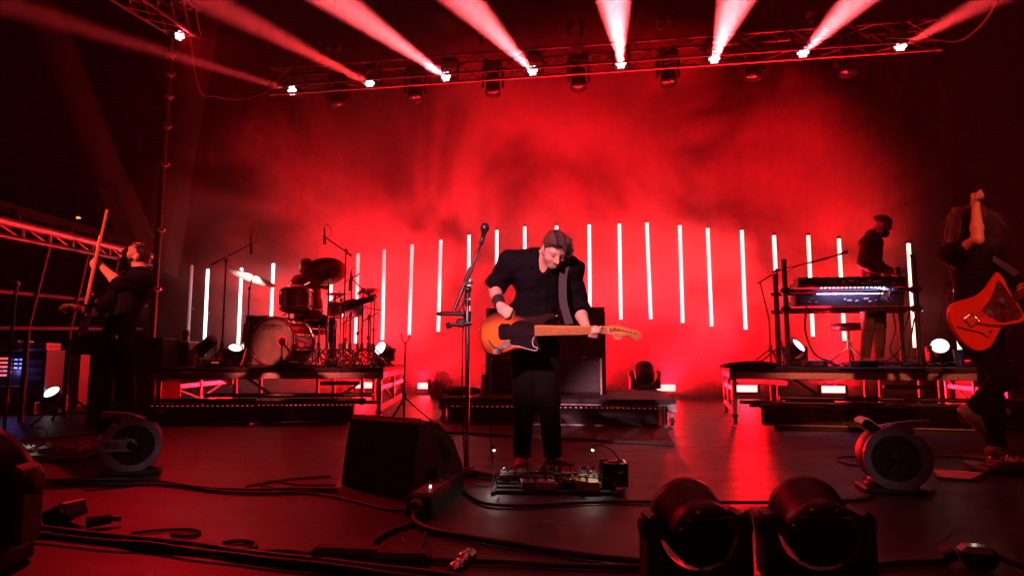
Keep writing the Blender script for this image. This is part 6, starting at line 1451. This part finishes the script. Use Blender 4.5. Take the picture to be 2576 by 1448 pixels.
b, org, g, (l, ff, uu, M) = person('bearded man in dark red jacket standing over the keyboards', J, (.84, -.35, -.42), (.40, -.1, .88), shirt='cloth_jacket', trousers='cloth_grey', sleeve=(1.92, 1.92), hands=dict(L=HH_, R=HH_), fwd=(.85, -.5, 0), seed=17, skin='skin_tan', loose=1.15, tuck=False, jacket=True, brows='hair_dark', neck_open=.05, h=.009)
hair_mesh(b, org, [('ell', g(0, -.012, .045), np.array((.083, .102, .080)), M), ('ell', g(0, -.105, .055), np.array((.035, .035, .035)), M)], 'hair_dark', h=.007, cuts=[(g(0, .118, -.02), np.array((.08, .06, .085)), M)], amp=.002, grain=(l, uu))
hair_mesh(b, org, [('ell', g(0, .055, -.092), np.array((.050, .050, .055)), M)] + [('cap', g(sd * .066, .012, -.03), g(sd * .035, .066, -.085), .016, .028) for sd in (-1, 1)], 'hair_dark', h=.007, amp=.002, name='beard', grain=(l, uu))
cm = MB(); cm.tube(smooth_path([Vector(g(-.075, -.01, -.11)) - Vector(org), Vector(g(0, -.06, -.115)) - Vector(org), Vector(g(.075, -.01, -.11)) - Vector(org)], 5), .012, n=8); cm.build('collar', 'cloth_white', b)

# ---------------------------------------------------------------- drummer
dy_ = 8.95
J = dict(head=at(769, 672, dy_ - .10), neck=at(775, 698, dy_), chest=at(779, 722, dy_ + .02), belly=at(783, 768, dy_ + .06), pelvis=at(786, 800, dy_ + .08),
         shL=at(750, 706, dy_), elL=at(732, 724, dy_ - .18), wrL=at(756, 720, dy_ - .36), shR=at(806, 706, dy_), elR=at(822, 722, dy_ - .10), wrR=at(797, 672, dy_ - .14),
         hipL=at(772, 806, dy_ + .05), hipR=at(800, 806, dy_ + .05), knL=at(752, 812, dy_ - .36), knR=at(832, 814, dy_ - .32), anL=deck(750, 0, dy_ - .28, DZ + .095), anR=deck(832, 0, dy_ - .26, DZ + .095), toeL=deck(748, 0, dy_ - .44, DZ + .03), toeR=deck(836, 0, dy_ - .44, DZ + .03))
HD = dict(d=(.5, -.8, .1), n=(0, .1, -1), side=1, curl=(70, 75, 45)); HD2 = dict(d=(-.1, -.2, .95), n=(-.8, -.4, 0), side=-1, curl=(70, 75, 45))
b, org, g, (l, ff, uu, M) = person('drummer in red lit shirt half hidden behind the dark cymbal', J, (-.30, -.86, -.28), (.10, -.25, .95), shirt='cloth_jacket', sleeve=(.72, .72), hands=dict(L=HD, R=HD2), seed=23, loose=1.2, h=.009, neck_open=0)
hair_mesh(b, org, [('ell', g(0, -.012, .045), np.array((.083, .102, .082)), M), ('cap', g(0, .05, .095), g(.03, .095, .05), .025, .012)], 'hair_brown', h=.007, cuts=[(g(0, .10, -.02), np.array((.09, .07, .085)), M)], amp=.003, grain=(l, uu))
for a_, b_, lab in (((790, 668), (811, 604), 'drum stick raised above the dark cymbal'), ((752, 722), (800, 700), 'drum stick held low by the drummer')):
    p, q = at(a_[0], a_[1], dy_ - .2), at(b_[0], b_[1], dy_ - .25 - (.2 if 'low' in lab else 0)); o_ = MB().cyl((0, 0, 0), (q - p) * .9, .008, .0065, n=8); o_.ball((q - p) * .95, .007, n=6, sc3=(1, 1, 1.6)); tag(o_.build('drum_stick', 'maple_red', None, p), lab, 'drum stick')
f = deck(786, 0, dy_ + .1, DZ); t = thing('drum_throne', 'black round drum throne under the drummer', 'stool', f); zz = J['pelvis'].z - DZ - .16
tripod(t, (0, 0, 0), zz - .06, r=.25, rot=.4, hub=.22, mt='chrome', pole_r=.016); MB().lathe([(.05, zz - .08), (.17, zz - .07), (.18, zz - .03), (.16, zz), (.04, zz + .005)], n=24).build('seat', 'rubber', t)

# ================================================================ front lighting: lamps of the front truss, out in the house
for (tgt, pos, p_, col, sz, nm) in ((at(1370, 700, 4.35), (-3.2, -4.5, 5.2), 12500, (1, .34, .42), 9.5, 'front_lamp_source'), (at(300, 655, 5.6), (-6.5, -2.5, 5.0), 9000, (1, .12, .09), 7.5, 'front_lamp_source'),
                                   (at(2470, 700, 5.0), (2.2, -4.0, 5.0), 4200, (1, .13, .07), 12, 'front_lamp_source'), (at(310, 1135, 4.05), (-4.6, -4.0, 4.0), 450, (1, .68, .84), 3.6, 'front_lamp_source'), (at(2268, 1150, 3.5), (4.2, -5.0, 4.0), 260, (1, .68, .84), 3.4, 'front_lamp_source'), (at(1960, 1106, 5.3), (5.5, -3.0, 5.0), 620, (.36, .05, 1), 7.5, 'front_lamp_source')):
    lamp(nm, 'SPOT', pos, tgt - Vector(pos), p_, col, None, size=sz, blend=.6, rad=.12)
